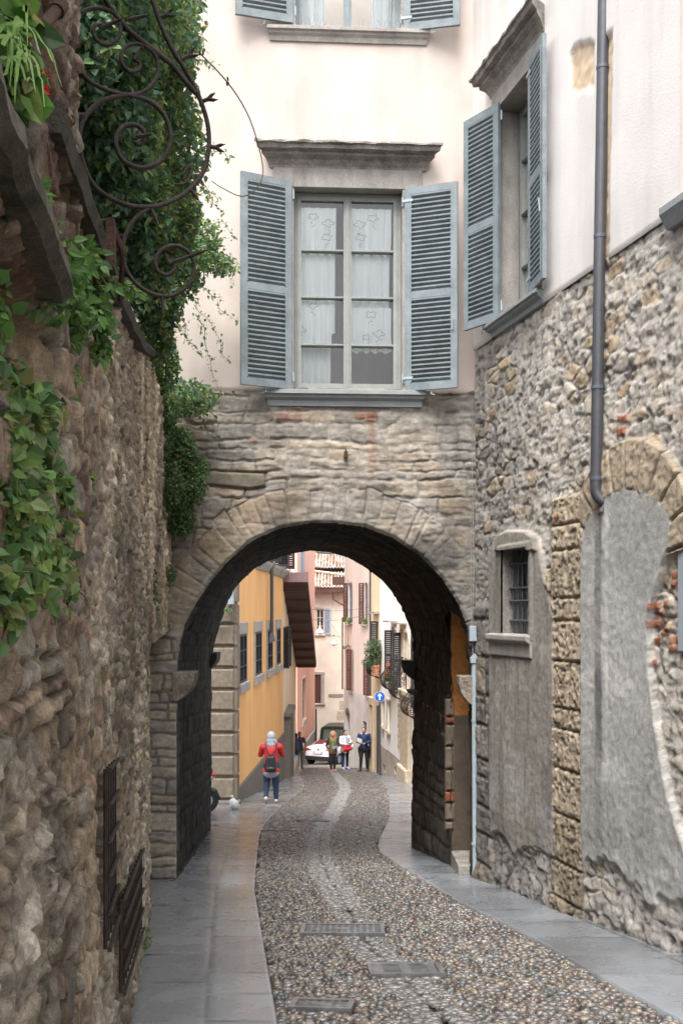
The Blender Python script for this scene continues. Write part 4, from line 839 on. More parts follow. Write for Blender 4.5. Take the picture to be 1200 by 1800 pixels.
# dark projecting coping that follows the top of the wall
m = MB(); M_cop = mat('coping_stone', (.085, .075, .06), .9, .5, 6, 2, 30)
cu = np.linspace(1.2, LW.L, 30); pv = []
for u in cu:
    z = float(TZ(u)); j = .01*(random.random()-.5); pv.append([LW(u, -.42, z-.02), LW(u, .055+j, z-.02), LW(u, .07+j, z+.02), LW(u, .05+j, z+.055), LW(u, -.42, z+.10)])
V = [p for q in pv for p in q]; m.add(V, [(i*5+j, i*5+(j+1) % 5, (i+1)*5+(j+1) % 5, (i+1)*5+j) for i in range(len(cu)-1) for j in range(5)]+[(4, 3, 2, 1, 0)])
m.build('coping', M_cop, GW)
m = MB(); M_led = mat('ledge_stone', (.12, .11, .08), .9, .5, 7, 2, 30)
lu = np.linspace(.0, 1.22, 26); V = []
for i, u in enumerate(lu):
    j = .016*(float(vn(np.array(u*9), np.array(1.), 3))-.5)+(.006 if i % 9 == 0 else 0); q = .012*(float(vn(np.array(u*7), np.array(4.), 3))-.5)
    V += [LW(u, -.2, 2.32), LW(u, .06+j, 2.325+q), LW(u, .085+j, 2.345+q), LW(u, .08+j, 2.385+q), LW(u, .05+j, 2.40+q), LW(u, -.2, 2.42)]
m.add(V, [(i*6+j, i*6+(j+1) % 6, (i+1)*6+(j+1) % 6, (i+1)*6+j) for i in range(25) for j in range(6)]+[(5, 4, 3, 2, 1, 0), tuple(150+k for k in range(6))])
m.build('ledge', M_led, GW)
for gg, nb, nh in ((g1, 5, 6), (g2, 12, 5)):
    m = MB(); ua = (gg[0][0]+gg[3][0])/2; ub = (gg[1][0]+gg[2][0])/2; f_top = lambda u: gg[0][1]+(gg[1][1]-gg[0][1])*(u-ua)/(ub-ua); f_bot = lambda u: gg[3][1]+(gg[2][1]-gg[3][1])*(u-ua)/(ub-ua)
    for i in range(nb): u = ua+(ub-ua)*(i+.0)/(nb-1); m.tube([LW(u, .035, f_bot(u)), LW(u, .035, f_top(u))], .0085, 6)
    for j in range(nh): t = j/(nh-1); m.tube([LW(ua-.02, .052, f_bot(ua)+(f_top(ua)-f_bot(ua))*t), LW(ub+.02, .052, f_bot(ub)+(f_top(ub)-f_bot(ub))*t)], .009, 6)
    m.build('window_grille', M_iron, GW)
# upper terrace wall behind the coping, mostly under the ivy
def upw(U, Z):
    n1 = fbm(U*2, Z*2, 4, 5); f, e, idx, tl = voro(U, Z, .3, .16, 3, .9); return .08*(n1-.5)+.03*sst(0, .1, e), np.array((.13, .11, .085))*(.5+n1)[..., None]
LU = Fr(-1.35, 3.0, -2.35, 11.1); relief('terrace_wall', LU, np.arange(0, LU.L, .05), np.arange(2.6, 5.5, .05), upw, None, M_rub, GW)
m = MB(); plan(m, [(-1.4, 3.1), (-2.4, 11.0), (-5, 11.0), (-5, 3.1)], -2, 5.35); m.build('terrace_earth', M_mass, GW)
# ------------------------------------------------------------------ the street beyond the arch
M_yel = mat('ochre_plaster', (.72, .41, .165), .92, .10, 1.6, .3, 40, stretch=(1, 1, .25))
M_bei = mat('beige_plaster', (.74, .60, .46), .92, .12, 1.3, .3, 40, stretch=(1, 1, .3))
M_sal = mat('salmon_plaster', (.88, .52, .42), .92, .07, 1.2, .3, 40, stretch=(1, 1, .4))
M_farb = mat('cream_plaster', (.78, .70, .60), .92, .10, 1.0, .3, 30)
M_pinb = mat('pinkish_plaster', (.64, .54, .47), .92, .10, .8, .3, 30, stretch=(1, 1, .3))
M_gryb = mat('grey_render', (.52, .51, .49), .92, .2, 1.0, .4, 30)
M_whi = mat('white_plaster', (.92, .91, .89), .92, .06, 1.3, .3, 30, stretch=(1, 1, .3))
M_crm = mat('yellow_cream_plaster', (.74, .58, .38), .92, .1, 1.3, .3, 30, stretch=(1, 1, .3))
M_tau = mat('taupe_render', (.48, .42, .36), .92, .2, 1.5, .4, 30)
M_gran = mat('granite_plinth', (.15, .135, .12), .85, .3, 30, .6, 120)
M_quo = mat('quoin_stone', (.20, .165, .125), .9, .25, 9, 1.1, 45)
M_brs = mat('brown_shutter', (.10, .045, .04), .6, .2, 9, .1)
M_bks = mat('black_shutter', (.03, .032, .038), .55, .2, 9, .1)
M_bls = mat('light_blue_shutter', (.42, .55, .66), .6, .1, 9, .1)
M_wood = mat('eave_boards', (.10, .052, .042), .75, .35, 2.5, .6, 18, stretch=(.2, 5, 5))
M_win = mat('dark_window', (.045, .05, .055), .2, .2, 2, 0, spec=.6)
M_por = mat('portal_stone', (.56, .47, .36), .88, .2, 6, .5, 40)
M_tile = mat('roof_tile', (1, 1, 1), .9, .3, 5, .5, 40, attr=True)
M_cab = mat('cable', (.10, .10, .11), .6, .1, 9, 0)
M_wlamp = mat('lamp_enamel', (.8, .8, .8), .4, .05, 9, 0)
def simple_window(parent, fr, u0, u1, z0, z1, rec=.15, sur=None, lint=0., sl=0., shutm=None, fm=None, panes=2, jw=0.):
    m = MB(); mf = fm or M_frame; t = .045; um = (u0+u1)/2
    for a, b in ((u0, u0+t), (u1-t, u1)): m.box(fr, a, b, -rec, -rec+.04, z0, z1)
    m.box(fr, um-t*.6, um+t*.6, -rec, -rec+.042, z0+t, z1-t)
    for a, b in ((z0, z0+t), (z1-t, z1)): m.box(fr, u0+t, u1-t, -rec, -rec+.038, a, b)
    for k in range(1, panes+1): z = z0+(z1-z0)*k/(panes+1); m.box(fr, u0+t, u1-t, -rec, -rec+.036, z-.015, z+.015)
    wd = m.build('window', mf, parent)
    m = MB(); m.box(fr, u0, u1, -rec-.02, -rec-.003, z0, z1); m.build('pane', M_win, wd)
    if sur:
        m = MB()
        if jw: m.box(fr, u0-jw, u0-.002, -.03, .04, z0, z1); m.box(fr, u1+.002, u1+jw, -.03, .04, z0, z1)
        m.cbox(fr, u0-jw-.03, u1+jw+.03, -.03, .06, z1+.003, z1+lint, .02); m.build('surround', sur, wd)
        m = MB(); m.cbox(fr, u0-jw-.05, u1+jw+.05, -.03, .11, z0-sl, z0-.003, .02); m.build('sill', sur, wd)
    return wd
def leaf(parent, fr, u, z0, z1, n0, n1, m_, th=.045, ang=0., bands=True):        # a louvred leaf standing out from the wall
    m = MB(); f2 = Fr(*fr(u, n0, 0)[:2], *fr(u+ang, n1, 0)[:2]); L = f2.L; t = th/2; st = min(.06, L*.2)
    m.box(f2, 0, st, -t, t, z0, z1); m.box(f2, L-st, L, -t, t, z0, z1); zs_ = [z0, (z0+z1)/2, z1-.07]
    for z in zs_: m.box(f2, st, L-st, -t+.002, t-.002, z, z+.07)
    z = z0+.1
    while z < z1-.08: m.prof(f2, [(t-.006, z+.03), (t-.006, z+.015), (-t+.004, z-.03), (-t+.004, z-.01)], st, L-st); z += .075
    return m.build('shutter', m_, parent)
# --- ochre building
YB = root('ochre_building', (-3.5, 29, gz(29)), 'ochre plastered house with rusticated stone corner and granite plinth, left side beyond the arch', 'building')
YW = Fr(-2.45, 23.2, -1.99, 34.95); lz0, lz1 = -.10, 1.05; holes = []
for a, b in ((418.5, 431), (447, 457.5), (468.5, 477), (484.5, 491)): holes.append((YW.u(a), YW.u(b), lz0, lz1))
for a, b in ((452, 465), (474, 484), (489, 496)): holes.append((YW.u(a), YW.u(b), 3.02, 5.1))
m = MB(); m.holed(YW, 0, YW.L, -6.2, 5.5, holes, .3); m.bbox(-8, -2.46, 23.2, 34.9, -6.2, 5.48); m.build('wall', M_yel, YB)
# the solid box would show through the openings, so give each its own dark back
for h in holes[:4]: simple_window(YB, YW, *h, rec=.0-.004, sur=M_stone, lint=.30, sl=.24, fm=M_bks, jw=.13)
for h in holes[4:]:
    wd = simple_window(YB, YW, *h, rec=-.004, fm=M_bks)
    m = MB(); m.prof(YW, [(0, 2.74), (.06, 2.74), (.2, 2.92), (.22, 3.0), (0, 3.0)], h[0]-.35, h[1]+.35, .2, .2); m.build('sill', M_stone, wd)
    leaf(wd, YW, h[0]-.1, 3.05, 5.1, .03, .38, M_bks, ang=-.3); leaf(wd, YW, h[1]+.1, 3.05, 5.1, .03, .38, M_bks, ang=.3)
    m = MB(); m.ball(YW(h[0]-.15, .15, 3.09), (.13, .13, .08)); m.ball(YW(h[0]+.1, .17, 3.12), (.1, .12, .1)); m.build('stone_finial', M_wlamp, wd, smooth=True)
m = MB(); m.prof(YW, [(0, -6), (.045, -6), (.045, -2.56), (.03, -2.52), (0, -2.52)], .01, YW.L); m.build('plinth', M_gran, YB)
FQ = Fr(-3.0, 23.2, -2.45, 23.2)
zz = [P(0, y, 23.2)[2] for y in (1020, 1060, 1097, 1136, 1173.5, 1211.5, 1250, 1287.5, 1326, 1365, 1405)]
for z1_, z0_ in zip(zz, zz[1:]):
    m = MB(); m.cbox(FQ, .03, .575, -.02, .10, z0_+.03, z1_-.03, .035); m.bbox(-2.46, -2.36, 23.16, 23.72, z0_+.035, z1_-.035); m.build('quoin_block', M_quo, YB)
m = MB(); m.box(FQ, -.02, .55, .0, .035, -6, zz[0]+.02); m.bbox(-2.46, -2.39, 23.18, 23.68, -6, zz[0]); m.build('quoin_core', M_quo, YB)
m = MB(); m.cbox(FQ, -.6, .72, -.02, .22, -6, P(0, 1407, 23.1)[2], .03); m.build('base_block', M_gran, YB)
up = YW.u(470); m = MB(); m.tube([YW(up, .13, 5.4), YW(up, .13, .85)], .055, 10); m.add([YW(up-.14, .05, .72), YW(up+.14, .05, .72), YW(up+.14, .24, .72), YW(up-.14, .24, .72), YW(up-.05, .08, .98), YW(up+.05, .08, .98), YW(up+.05, .18, .98), YW(up-.05, .18, .98)], [(0, 1, 2, 3), (4, 7, 6, 5), (0, 4, 5, 1), (1, 5, 6, 2), (2, 6, 7, 3), (3, 7, 4, 0)]); m.build('drainpipe', M_metal, YB)
m = MB(); m.tube([P(404, 1038, 23.0), P(405, 1062, 23.0)], .09, 8); m.build('pipe_stub', M_zinc, YB)
for y in (1066, 1085): m = MB(); m.tube([P(407, y, 23.3), P(415, y, 23.6)], .02, 6); m.build('iron_hook', M_rust, YB)
# --- beige building with the sloping board eave
BB = root('beige_building', (-3.5, 41, gz(41)), 'cream house under a steep projecting eave of dark brown boards, behind the ochre house', 'building')
BW = Fr(-2.02, 35.0, -2.09, 47.2); sl_ = lambda Y: 2.57-.2917*(Y-35.2)
hb = [(BW.u(498.3), BW.u(500.8), -.38, 1.05), (BW.u(502), BW.u(505), -.38, 1.05)]
m = MB()
def bfr(u, n, z): p = BW(u, n, z); return (p[0], p[1], min(z, sl_(p[1])))
ns = 24; uu = [BW.L*i/ns for i in range(ns+1)]
for a, b in zip(uu, uu[1:]): m.add([BW(a, 0, -7.5), BW(b, 0, -7.5), BW(b, 0, sl_(BW(b, 0, 0)[1])+.02), BW(a, 0, sl_(BW(a, 0, 0)[1])+.02)], [(0, 1, 2, 3)])
m.add([(-8, 35, -7), (-2.02, 35, -7), (-2.02, 35, 2.6), (-8, 35, 2.6)], [(0, 1, 2, 3)]); m.add([(-2.09, 47.2, -7.5), (-8, 47.2, -7.5), (-8, 47.2, -.9), (-2.09, 47.2, -.9)], [(0, 1, 2, 3)])
m.build('wall', M_bei, BB)
for h in hb: wd = simple_window(BB, BW, *h, rec=-.03, fm=M_brs); leaf(wd, BW, h[0]-.05, h[2], h[3], .04, .2, M_bks, ang=-.12)
m = MB(); V = [(x, y, sl_(y)+dz) for y in (34.95, 47.3) for x in (-8, -1.16) for dz in (0, .29)]
m.add(V, [(0, 2, 3, 1), (4, 5, 7, 6), (0, 4, 6, 2), (1, 3, 7, 5), (2, 6, 7, 3), (0, 1, 5, 4)]); rf = m.build('roof', M_wood, BB)
for i in range(9):
    y = 35.6+i*1.4; m = MB(); m.bbox(-2.1, -1.2, y, y+.12, 0, 0); b_ = m; V = [(x, yy, sl_(yy)+dz) for yy in (y, y+.13) for x in (-2.05, -1.2) for dz in (-.12, .01)]
    m = MB(); m.add(V, [(0, 2, 3, 1), (4, 5, 7, 6), (0, 4, 6, 2), (1, 3, 7, 5), (2, 6, 7, 3), (0, 1, 5, 4)]); m.build('rafter', M_wood, rf)
m = MB(); m.bbox(-8, -1.13, 34.88, 34.95, sl_(35)-.02, sl_(35)+.31); m.build('fascia', mat('fascia_metal', (.20, .13, .13), .6, .1, 5, .1), rf)
m = MB(); a, b = BW.u(499), BW.u(506.5); m.box(BW, a, b, .0, .22, -7, P(0, 1246, 39)[2]); m.box(BW, a-.1, b+.1, .0, .28, P(0, 1246, 39)[2], P(0, 1240, 39)[2]); m.build('door_pier', M_gran, BB)
m = MB(); a, b = BW.u(507), BW.u(518.5); m.box(BW, a, b, .0, .16, -7.5, P(0, 1344, 43)[2]); m.build('plinth', M_tau, BB)
m = MB(); a = BW.u(512); m.box(BW, a, a+.7, .0, .02, P(0, 1290, 44)[2], P(0, 1240, 44)[2]); m.build('door', M_gran, BB)
# --- salmon building
SB = root('salmon_building', (-3, 55, gz(55)), 'salmon pink plastered house with light blue shutters near the bend of the street', 'building')
SW = Fr(-2.17, 50, -1.57, 60.5); gh = [(SW.u(531), SW.u(536), P(0, 1266, 53)[2], P(0, 1194, 53)[2])]; gh += [(SW.u(527.5), SW.u(534), P(0, 1009, 52.5)[2], 6.2)]
m = MB(); m.holed(SW, 0, SW.L, -9, 6.6, gh, .25); m.add([(-9, 50, -9), (-2.17, 50, -9), (-2.17, 50, 6.6), (-9, 50, 6.6)], [(0, 1, 2, 3)]); m.bbox(-8.9, -2.6, 50.4, 60, -9, 6.58); m.build('wall', M_sal, SB)
wd = simple_window(SB, SW, *gh[0], rec=.1, sur=M_por, lint=.12, sl=.3, panes=7, fm=M_bar, jw=.1)
wd = simple_window(SB, SW, *gh[1], rec=.1, fm=M_bls, panes=4); leaf(wd, SW, gh[1][0], gh[1][2], gh[1][3], .02, .04, M_bls, ang=(gh[1][1]-gh[1][0])/2-.01, th=.03); leaf(wd, SW, gh[1][1], gh[1][2], gh[1][3], .04, .02, M_bls, ang=-(gh[1][1]-gh[1][0])/2+.01, th=.03)
m = MB(); m.prof(SW, [(0, -9), (.04, -9), (.04, P(0, 1298, 56)[2]), (0, P(0, 1297, 56)[2])], 0, SW.L); m.build('plinth', M_gryb, SB)
m = MB(); m.tube([SW(SW.L-.1, .08, -8), SW(SW.L-.1, .08, P(0, 1247, 60)[2])], .05, 8); m.build('drainpipe', M_metal, SB)
m = MB(); m.tube(spline([P(504, 972, 49.8), P(506, 985, 49.8), P(510, 1004, 49.8), P(512, 1006, 49.8)], 5), .02, 5); m.build('cable', M_cab, SB)
# --- far building closing the street, with its tiled roof
FBb = root('far_building', (0, 64, gz(62)), 'cream house closing the end of the street under a brown and white tiled roof', 'building')
FW = Fr(-3.2, 62, 4, 62.0); hf = [(FW.u(556), FW.u(569), P(0, 1115, 62)[2], P(0, 1071, 62)[2]), (FW.u(552), FW.u(564), P(0, 1236, 62)[2], P(0, 1186, 62)[2])]
ez = P(0, 1035, 62)[2]
m = MB(); m.holed(FW, 0, FW.L, -9.2, ez, hf, .2); m.build('wall', M_farb, FBb)
wd = simple_window(FBb, FW, *hf[0], rec=.1, sur=M_por, lint=.14, sl=.1, fm=M_bei, jw=.05)
m = MB(); leaf(wd, FW, FW.u(569), hf[0][2], hf[0][3]+.05, .03, .06, M_bls, ang=.42)
wd = simple_window(FBb, FW, *hf[1], rec=.05, sur=M_tau, lint=.2, sl=.12, fm=M_brs, jw=.2, panes=3)
m = MB(); m.box(FW, hf[1][0], hf[1][1], -.03, -.005, hf[1][2], hf[1][3]); m.build('shutter', M_brs, wd)
m = MB(); m.box(FW, FW.u(577), FW.u(603), 0, .03, P(0, 1225, 62)[2], P(0, 1220, 62)[2]); m.build('street_plaque', M_stone, FBb)
for (a, b, c, d) in ((592, 604, 1250, 1266), (596, 605, 1232, 1248), (582, 604, 1270, 1276), (592, 604, 1278, 1290)): m = MB(); m.cbox(FW, FW.u(a), FW.u(b), -.02, .012, P(0, d, 62)[2], P(0, c, 62)[2], .01); m.build('stone_patch', M_por, FBb)
def roof(U, V_):                                                     # barrel tiles: U across, V up the slope
    per = .2; k = np.floor(U/per); ph = (U/per-k)*2*math.pi; row = np.floor(V_/.36); fr_ = V_/.36-row
    H = .055*np.cos(ph)+.028*(1-fr_); t = h32(k, row, 3)
    c = pick(t, [(.42, .24, .17), (.50, .32, .23), (.62, .52, .45), (.35, .22, .16), (.55, .40, .32), (.66, .60, .54)])*np.where(np.cos(ph) > -.1, 1, .35)[..., None]; return H, c
def tiled(name, parent, x0, x1, y0, z0_, L, slope, side=None):
    u = np.arange(x0, x1, .025); v = np.arange(0, L, .09); U, Vv2 = np.meshgrid(u, v, indexing='ij'); H, c = roof(U, Vv2)
    V3 = np.stack([U, y0+Vv2*math.cos(slope)-H*math.sin(slope), z0_+Vv2*math.sin(slope)+H*math.cos(slope)], -1).reshape(-1, 3)
    I = np.arange(U.size).reshape(U.shape); npmesh(name, V3, np.stack([I[:-1, :-1], I[1:, :-1], I[1:, 1:], I[:-1, 1:]], -1).reshape(-1, 4), M_tile, parent, True, c.reshape(-1, 3))
tiled('roof', FBb, -3.4, 2.6, 61.5, ez+.05, 2.9, .36); tiled('roof', FBb, -3.4, 4, 64.35, ez+1.35, 8.5, .36)
m = MB(); m.bbox(-3.4, 2.6, 61.42, 61.6, ez-.22, ez+.0); m.build('gutter', M_brs, FBb)
m = MB(); m.bbox(-3.3, 3.9, 61.55, 62.0, ez-.01, ez+.05); m.bbox(-3.2, 4, 72, 72.4, -9, ez+3.8); m.build('eave_boards', M_wood, FBb)
m = MB(); m.tube([(-1.7, 64.1, ez+1.16), (.6, 63.2, ez+.82)], .09, 6); m.build('ridge', M_por, FBb)
# --- pinkish building on the right bend
CB = root('taupe_building', (1.5, 52, gz(50)), 'pinkish beige house with dark red shutters and grey lower wall, at the right bend', 'building')
CW = Fr(.147, 53, 1.43, 46.4); hz = lambda px, y: CW.uz(px, y)[1]
hc = [(CW.u(611), CW.u(617.5), hz(614, 1092), hz(614, 1025)), (CW.u(640), CW.u(644.5), hz(642, 1096), hz(642, 1025)), (CW.u(617.5), CW.u(619), hz(616, 1212), hz(616, 1142)), (CW.u(648), CW.u(650), hz(644, 1220), hz(644, 1160)), (CW.u(638), CW.u(645), hz(641, 1290), hz(641, 1268)), (CW.u(607.5), CW.u(615), hz(612, 1330), hz(612, 1255))]
bz = hz(630, 1219)
m = MB(); m.holed(CW, 0, CW.L, bz, 5, hc[:4], .25); m.add([(.147, 53, -9), (2.4, 60, -9), (2.4, 60, 5), (.147, 53, 5)], [(0, 1, 2, 3)]); m.build('wall', M_pinb, CB)
m = MB(); m.holed(CW, 0, CW.L, -9, bz-.001, hc[4:], .3, n=.02); m.build('lower_wall', M_gryb, CB)
for h in hc[:4]:
    wd = simple_window(CB, CW, *h, rec=.12, fm=M_bls); a = .42
    leaf(wd, CW, h[0]-.01, h[2]-.04, h[3]+.02, .04, .16, M_brs, ang=-a if h[0] > 1 else -.30); leaf(wd, CW, h[1]+.01, h[2]-.04, h[3]+.02, .04, .12, M_brs, ang=a*.8)
    m = MB(); m.cbox(CW, h[0]-.3, h[1]+.3, 0, .1, h[2]-.14, h[2]-.06, .01); m.build('sill', M_stone, wd)
for h in hc[4:]: m = MB(); m.box(CW, h[0], h[1], -.3, -.2, h[2], h[3]); m.build('door', M_win, CB)
m = MB(); m.prism(CW, [((hc[5][0]+hc[5][1])/2+(.5*(hc[5][1]-hc[5][0]))*math.cos(a), hc[5][3]+.3*math.sin(a)) for a in [math.pi*i/10 for i in range(11)]], .02, .025); m.build('door_arch', M_win, CB)
m = MB(); m.tube([CW(CW.L-.12, .1, 4.9), CW(CW.L-.12, .1, -7)], .055, 8); m.build('drainpipe', M_metal, CB)
m = MB(); m.tube([CW(.02, .1, 1.3), CW(.02, .1, hz(606, 1212))], .04, 8); m.build('drainpipe', M_brs, CB)
m = MB(); m.bbox(-.48, .147, 52.9, 55.5, P(0, 1026, 53)[2], P(0, 1016, 53)[2]+.06); m.prof(Fr(-.5, 52.85, .2, 52.85), [(0, 2.6), (.1, 2.6), (.1, 2.75), (0, 2.75)], 0, .6); m.tube([(-.45, 52.8, 2.7), (-.45, 52.8, 2.25), (.05, 52.8, 1.95), (.12, 52.8, 1.9)], .045, 6); m.build('side_eave', M_brs, CB)
m = MB(); m.tube(spline([CW(.0, .03, hz(608, 1136)), CW(.35, .08, hz(612, 1141)), CW(1.1, .05, hz(627, 1137)), CW(1.8, .05, hz(637, 1140))], 4), .03, 5); m.tube([CW(1.25, .06, hz(629, 1136)), CW(1.25, .06, 3.2)], .012, 4); m.build('cable', M_cab, CB)
# --- cream and white houses down the right side
WF = Fr(1.245, 43.0, 4.105, 17.0); split = WF.u(667.5); wz = lambda px, y: WF.uz(px, y)[1]
DB = root('narrow_cream_house', (2.6, 42, gz(42)), 'narrow yellow cream house squeezed between the pinkish house and the long white house', 'building')
m = MB(); hd = [(WF.u(652.5), WF.u(655.5), wz(654, 1345), wz(654, 1240))]; m.holed(WF, 0, split, -8, 5.0, hd, .25); m.add([(1.245, 43, -8), (4, 46, -8), (4, 46, 5.0), (1.245, 43, 5.0)], [(0, 1, 2, 3)]); m.build('wall', M_crm, DB)
m = MB(); h = hd[0]; m.box(WF, h[0], h[1], -.25, -.2, h[2], h[3]); m.build('door', M_win, DB)
m = MB(); m.cbox(WF, h[0]-.3, h[0], -.02, .08, -7, h[3], .02); m.cbox(WF, h[1], h[1]+.3, -.02, .08, -7, h[3], .02); m.cbox(WF, h[0]-.3, h[1]+.3, -.02, .1, h[3]+.002, h[3]+.35, .03); m.build('portal', M_por, DB)
m = MB(); m.tube([WF(split-.05, .08, wz(667, 1240)), WF(split-.05, .08, -7)], .05, 8); m.build('drainpipe', M_metal, DB)
m = MB(); m.box(WF, WF.u(656), WF.u(666), -.02, .22, wz(661, 1079), wz(661, 1075)); m.build('hood', M_stone, DB)
WB = root('white_house', (3.6, 29, gz(29)), 'long white plastered house with black shutters and bulging iron window railings, right side', 'building')
pzb = -3.62
hw = [(WF.u(691), WF.u(696), wz(692, 1213), wz(692, 1108)), (WF.u(706), WF.u(712), wz(706, 1229), wz(706, 1112)), (WF.u(671), WF.u(674.8), wz(673, 1275), wz(673, 1230)), (WF.u(681), WF.u(686), wz(683, 1283), wz(683, 1234)), (WF.u(664.8), WF.u(667), 0, .1), (WF.u(740), WF.u(752), wz(746, 1265), 1.3)]
hw = [hw[0], hw[1], hw[2], hw[3], hw[5]]
m = MB(); m.holed(WF, split+.001, WF.L, pzb, 4.6, hw, .25); m.build('wall', M_whi, WB)
m = MB(); m.holed(WF, split+.001, WF.L, -8, pzb-.001, [(WF.u(674), WF.u(677.3), wz(675, 1356), wz(675, 1344)), (WF.u(693), WF.u(697), wz(695, 1360), wz(695, 1347))], .2, n=.02); m.build('lower_wall', M_tau, WB)
m = MB(); m.box(WF, split, WF.L, -.4, -.28, -8, 4.5); m.build('masonry', M_dark, WB)
for i, h in enumerate(hw):
    wd = simple_window(WB, WF, *h, rec=.1, sur=M_por, lint=.12, sl=.1, fm=M_bei, jw=.06)
    if i in (0, 1, 4):
        leaf(wd, WF, h[0]-.06, h[2]+.3, h[3], .03, .30, M_bks, ang=-.10, th=.05)
        m = MB(); m.box(WF, h[0]-.45, h[1]+.2, -.02, .32, h[3]+.30, h[3]+.35); m.build('hood', M_stone, wd)
def railing(parent, uc, hw_, z0, z1, name='balcony_railing'):
    prof = [(.02, z1), (.05, z1-.12*(z1-z0)), (.16, z1-.35*(z1-z0)), (.36, z1-.55*(z1-z0)), (.43, z1-.70*(z1-z0)), (.38, z1-.86*(z1-z0)), (.22, z1-.96*(z1-z0)), (.02, z0)]
    m = MB(); P3 = lambda u, q: WF(u, q[0], q[1]); sp = [(p.x, p.y) for p in spline([(a, b, 0) for a, b in prof], 4)]; n = 9
    for i in range(n+1):
        u = uc-hw_+2*hw_*i/n; m.tube([P3(u, q) for q in sp], .008 if 0 < i < n else .016, 5)
    for q in (sp[0], sp[8], sp[-8], sp[-1]): m.tube([P3(uc-hw_, q), P3(uc+hw_, q)], .018, 5)
    o = m.build(name, M_iron, parent)
    for u in (uc-hw_, uc+hw_):                                      # scrollwork of the end panels
        m = MB(); m.tube([WF(u, .02, z1), WF(u, .02, z0)], .016, 5); H_ = z1-z0
        for cn, cz_, r_ in ((.24, z0+.38*H_, .15), (.14, z0+.20*H_, .11), (.29, z0+.19*H_, .10), (.10, z0+.52*H_, .08), (.07, z0+.68*H_, .05)):
            for sg_ in (1, -1): m.tube([WF(u, cn+sg_*r_*(1-t/26)*math.cos(t*.42), cz_+r_*(1-t/26)*math.sin(t*.42)) for t in range(24)], .008, 4)
        m.build('scrollwork', M_iron, o)
    return o
railing(WB, (hw[0][0]+hw[0][1])/2, .62, wz(690, 1213), wz(690, 1150)); railing(WB, (hw[1][0]+hw[1][1])/2, .62, wz(706, 1229), wz(706, 1155)); railing(WB, WF.u(733), .62, wz(731, 1262), wz(731, 1192)); railing(DB, WF.u(665.5), .55, wz(664, 1190), wz(664, 1140))
wdL = leaf(DB, WF, WF.u(664.5), wz(665, 1168), wz(665, 1092), .03, .25, M_bks, ang=-.4)
m = MB(); a, b = WF.u(709), WF.u(723); zt_ = wz(715, 1222); m.cbox(WF, a, b, -.02, .14, -7, zt_, .03); m.cbox(WF, a-.1, b+.15, -.02, .24, -7, wz(715, 1347), .04); m.cbox(WF, a-.05, b+.1, -.02, .2, zt_+.002, zt_+.2, .03); m.build('portal', M_por, WB)
m = MB(); a, b = WF.u(713), WF.u(722)
m.tube([WF(a, .03, wz(716, 1215)), WF(a, .03, wz(716, 1130))]+[WF((a+b)/2-(b-a)/2*math.cos(t), .03, wz(716, 1130)+.4*math.sin(t)) for t in [math.pi*i/10 for i in range(11)]]+[WF(b, .03, wz(718, 1130)), WF(b, .03, wz(718, 1215))], .07, 6); m.build('arched_surround', M_por, WB)
for i, y in enumerate(range(1236, 1312, 9)): m = MB(); m.cbox(WF, WF.u(699.5)+.1*(i % 2), WF.u(703)+.08*(i % 3), -.02, .022, wz(701, y+8), wz(701, y+.6), .01); m.build('exposed_brick', M_por, WB)
# potted shrub on the railing comes with the plants (below)
# --- street sign
sy = 39.2; sx = (667-600)/1800*sy; zc_ = P(0, 1224.5, sy)[2]; zg = gz(sy)
SG = root('one_way_sign', (sx, sy, zg), 'round blue road sign with a white upward arrow on a grey pole', 'road sign')
m = MB(); m.tube([(sx+.03, sy, zg-.02), (sx, sy, zc_+.1)], .032, 10); m.tube([(sx+.03, sy, zg), (sx+.03, sy, zg+.05)], .09, 10); m.build('pole', M_metal, SG)
def disc(r0, r1, y0, y1, k=40):
    m = MB(); a = []
    for yy, r_ in ((y0, r1), (y1, r1)):
        a += [(sx+r_*math.cos(2*math.pi*i/k), yy, zc_+r_*math.sin(2*math.pi*i/k)) for i in range(k)]
    m.add(a, [(i, (i+1) % k, k+(i+1) % k, k+i) for i in range(k)]+[tuple(range(k)), tuple(range(k, 2*k))[::-1]]); return m
pl_ = disc(0, .198, sy-.045, sy-.03).build('sign_plate', mat('sign_white', (.75, .77, .8), .4, .03, 5, 0), SG)
disc(0, .186, sy-.050, sy-.0455).build('blue_face', mat('sign_blue', (.015, .12, .50), .35, .05, 5, 0), pl_)
m = MB(); ar = [(-.028, -.13), (.028, -.13), (.028, .03), (.085, .005), (.085, .045), (0, .14), (-.085, .045), (-.085, .005), (-.028, .03)]
a = [(sx+x, sy-.0545, zc_+z) for x, z in ar]; b = [(sx+x, sy-.0505, zc_+z) for x, z in ar]; n = len(a); m.add(a+b, [(i, (i+1) % n, n+(i+1) % n, n+i) for i in range(n)]+[tuple(range(n))[::-1], tuple(range(n, 2*n))]); m.build('arrow', MT['sign_white'], pl_)
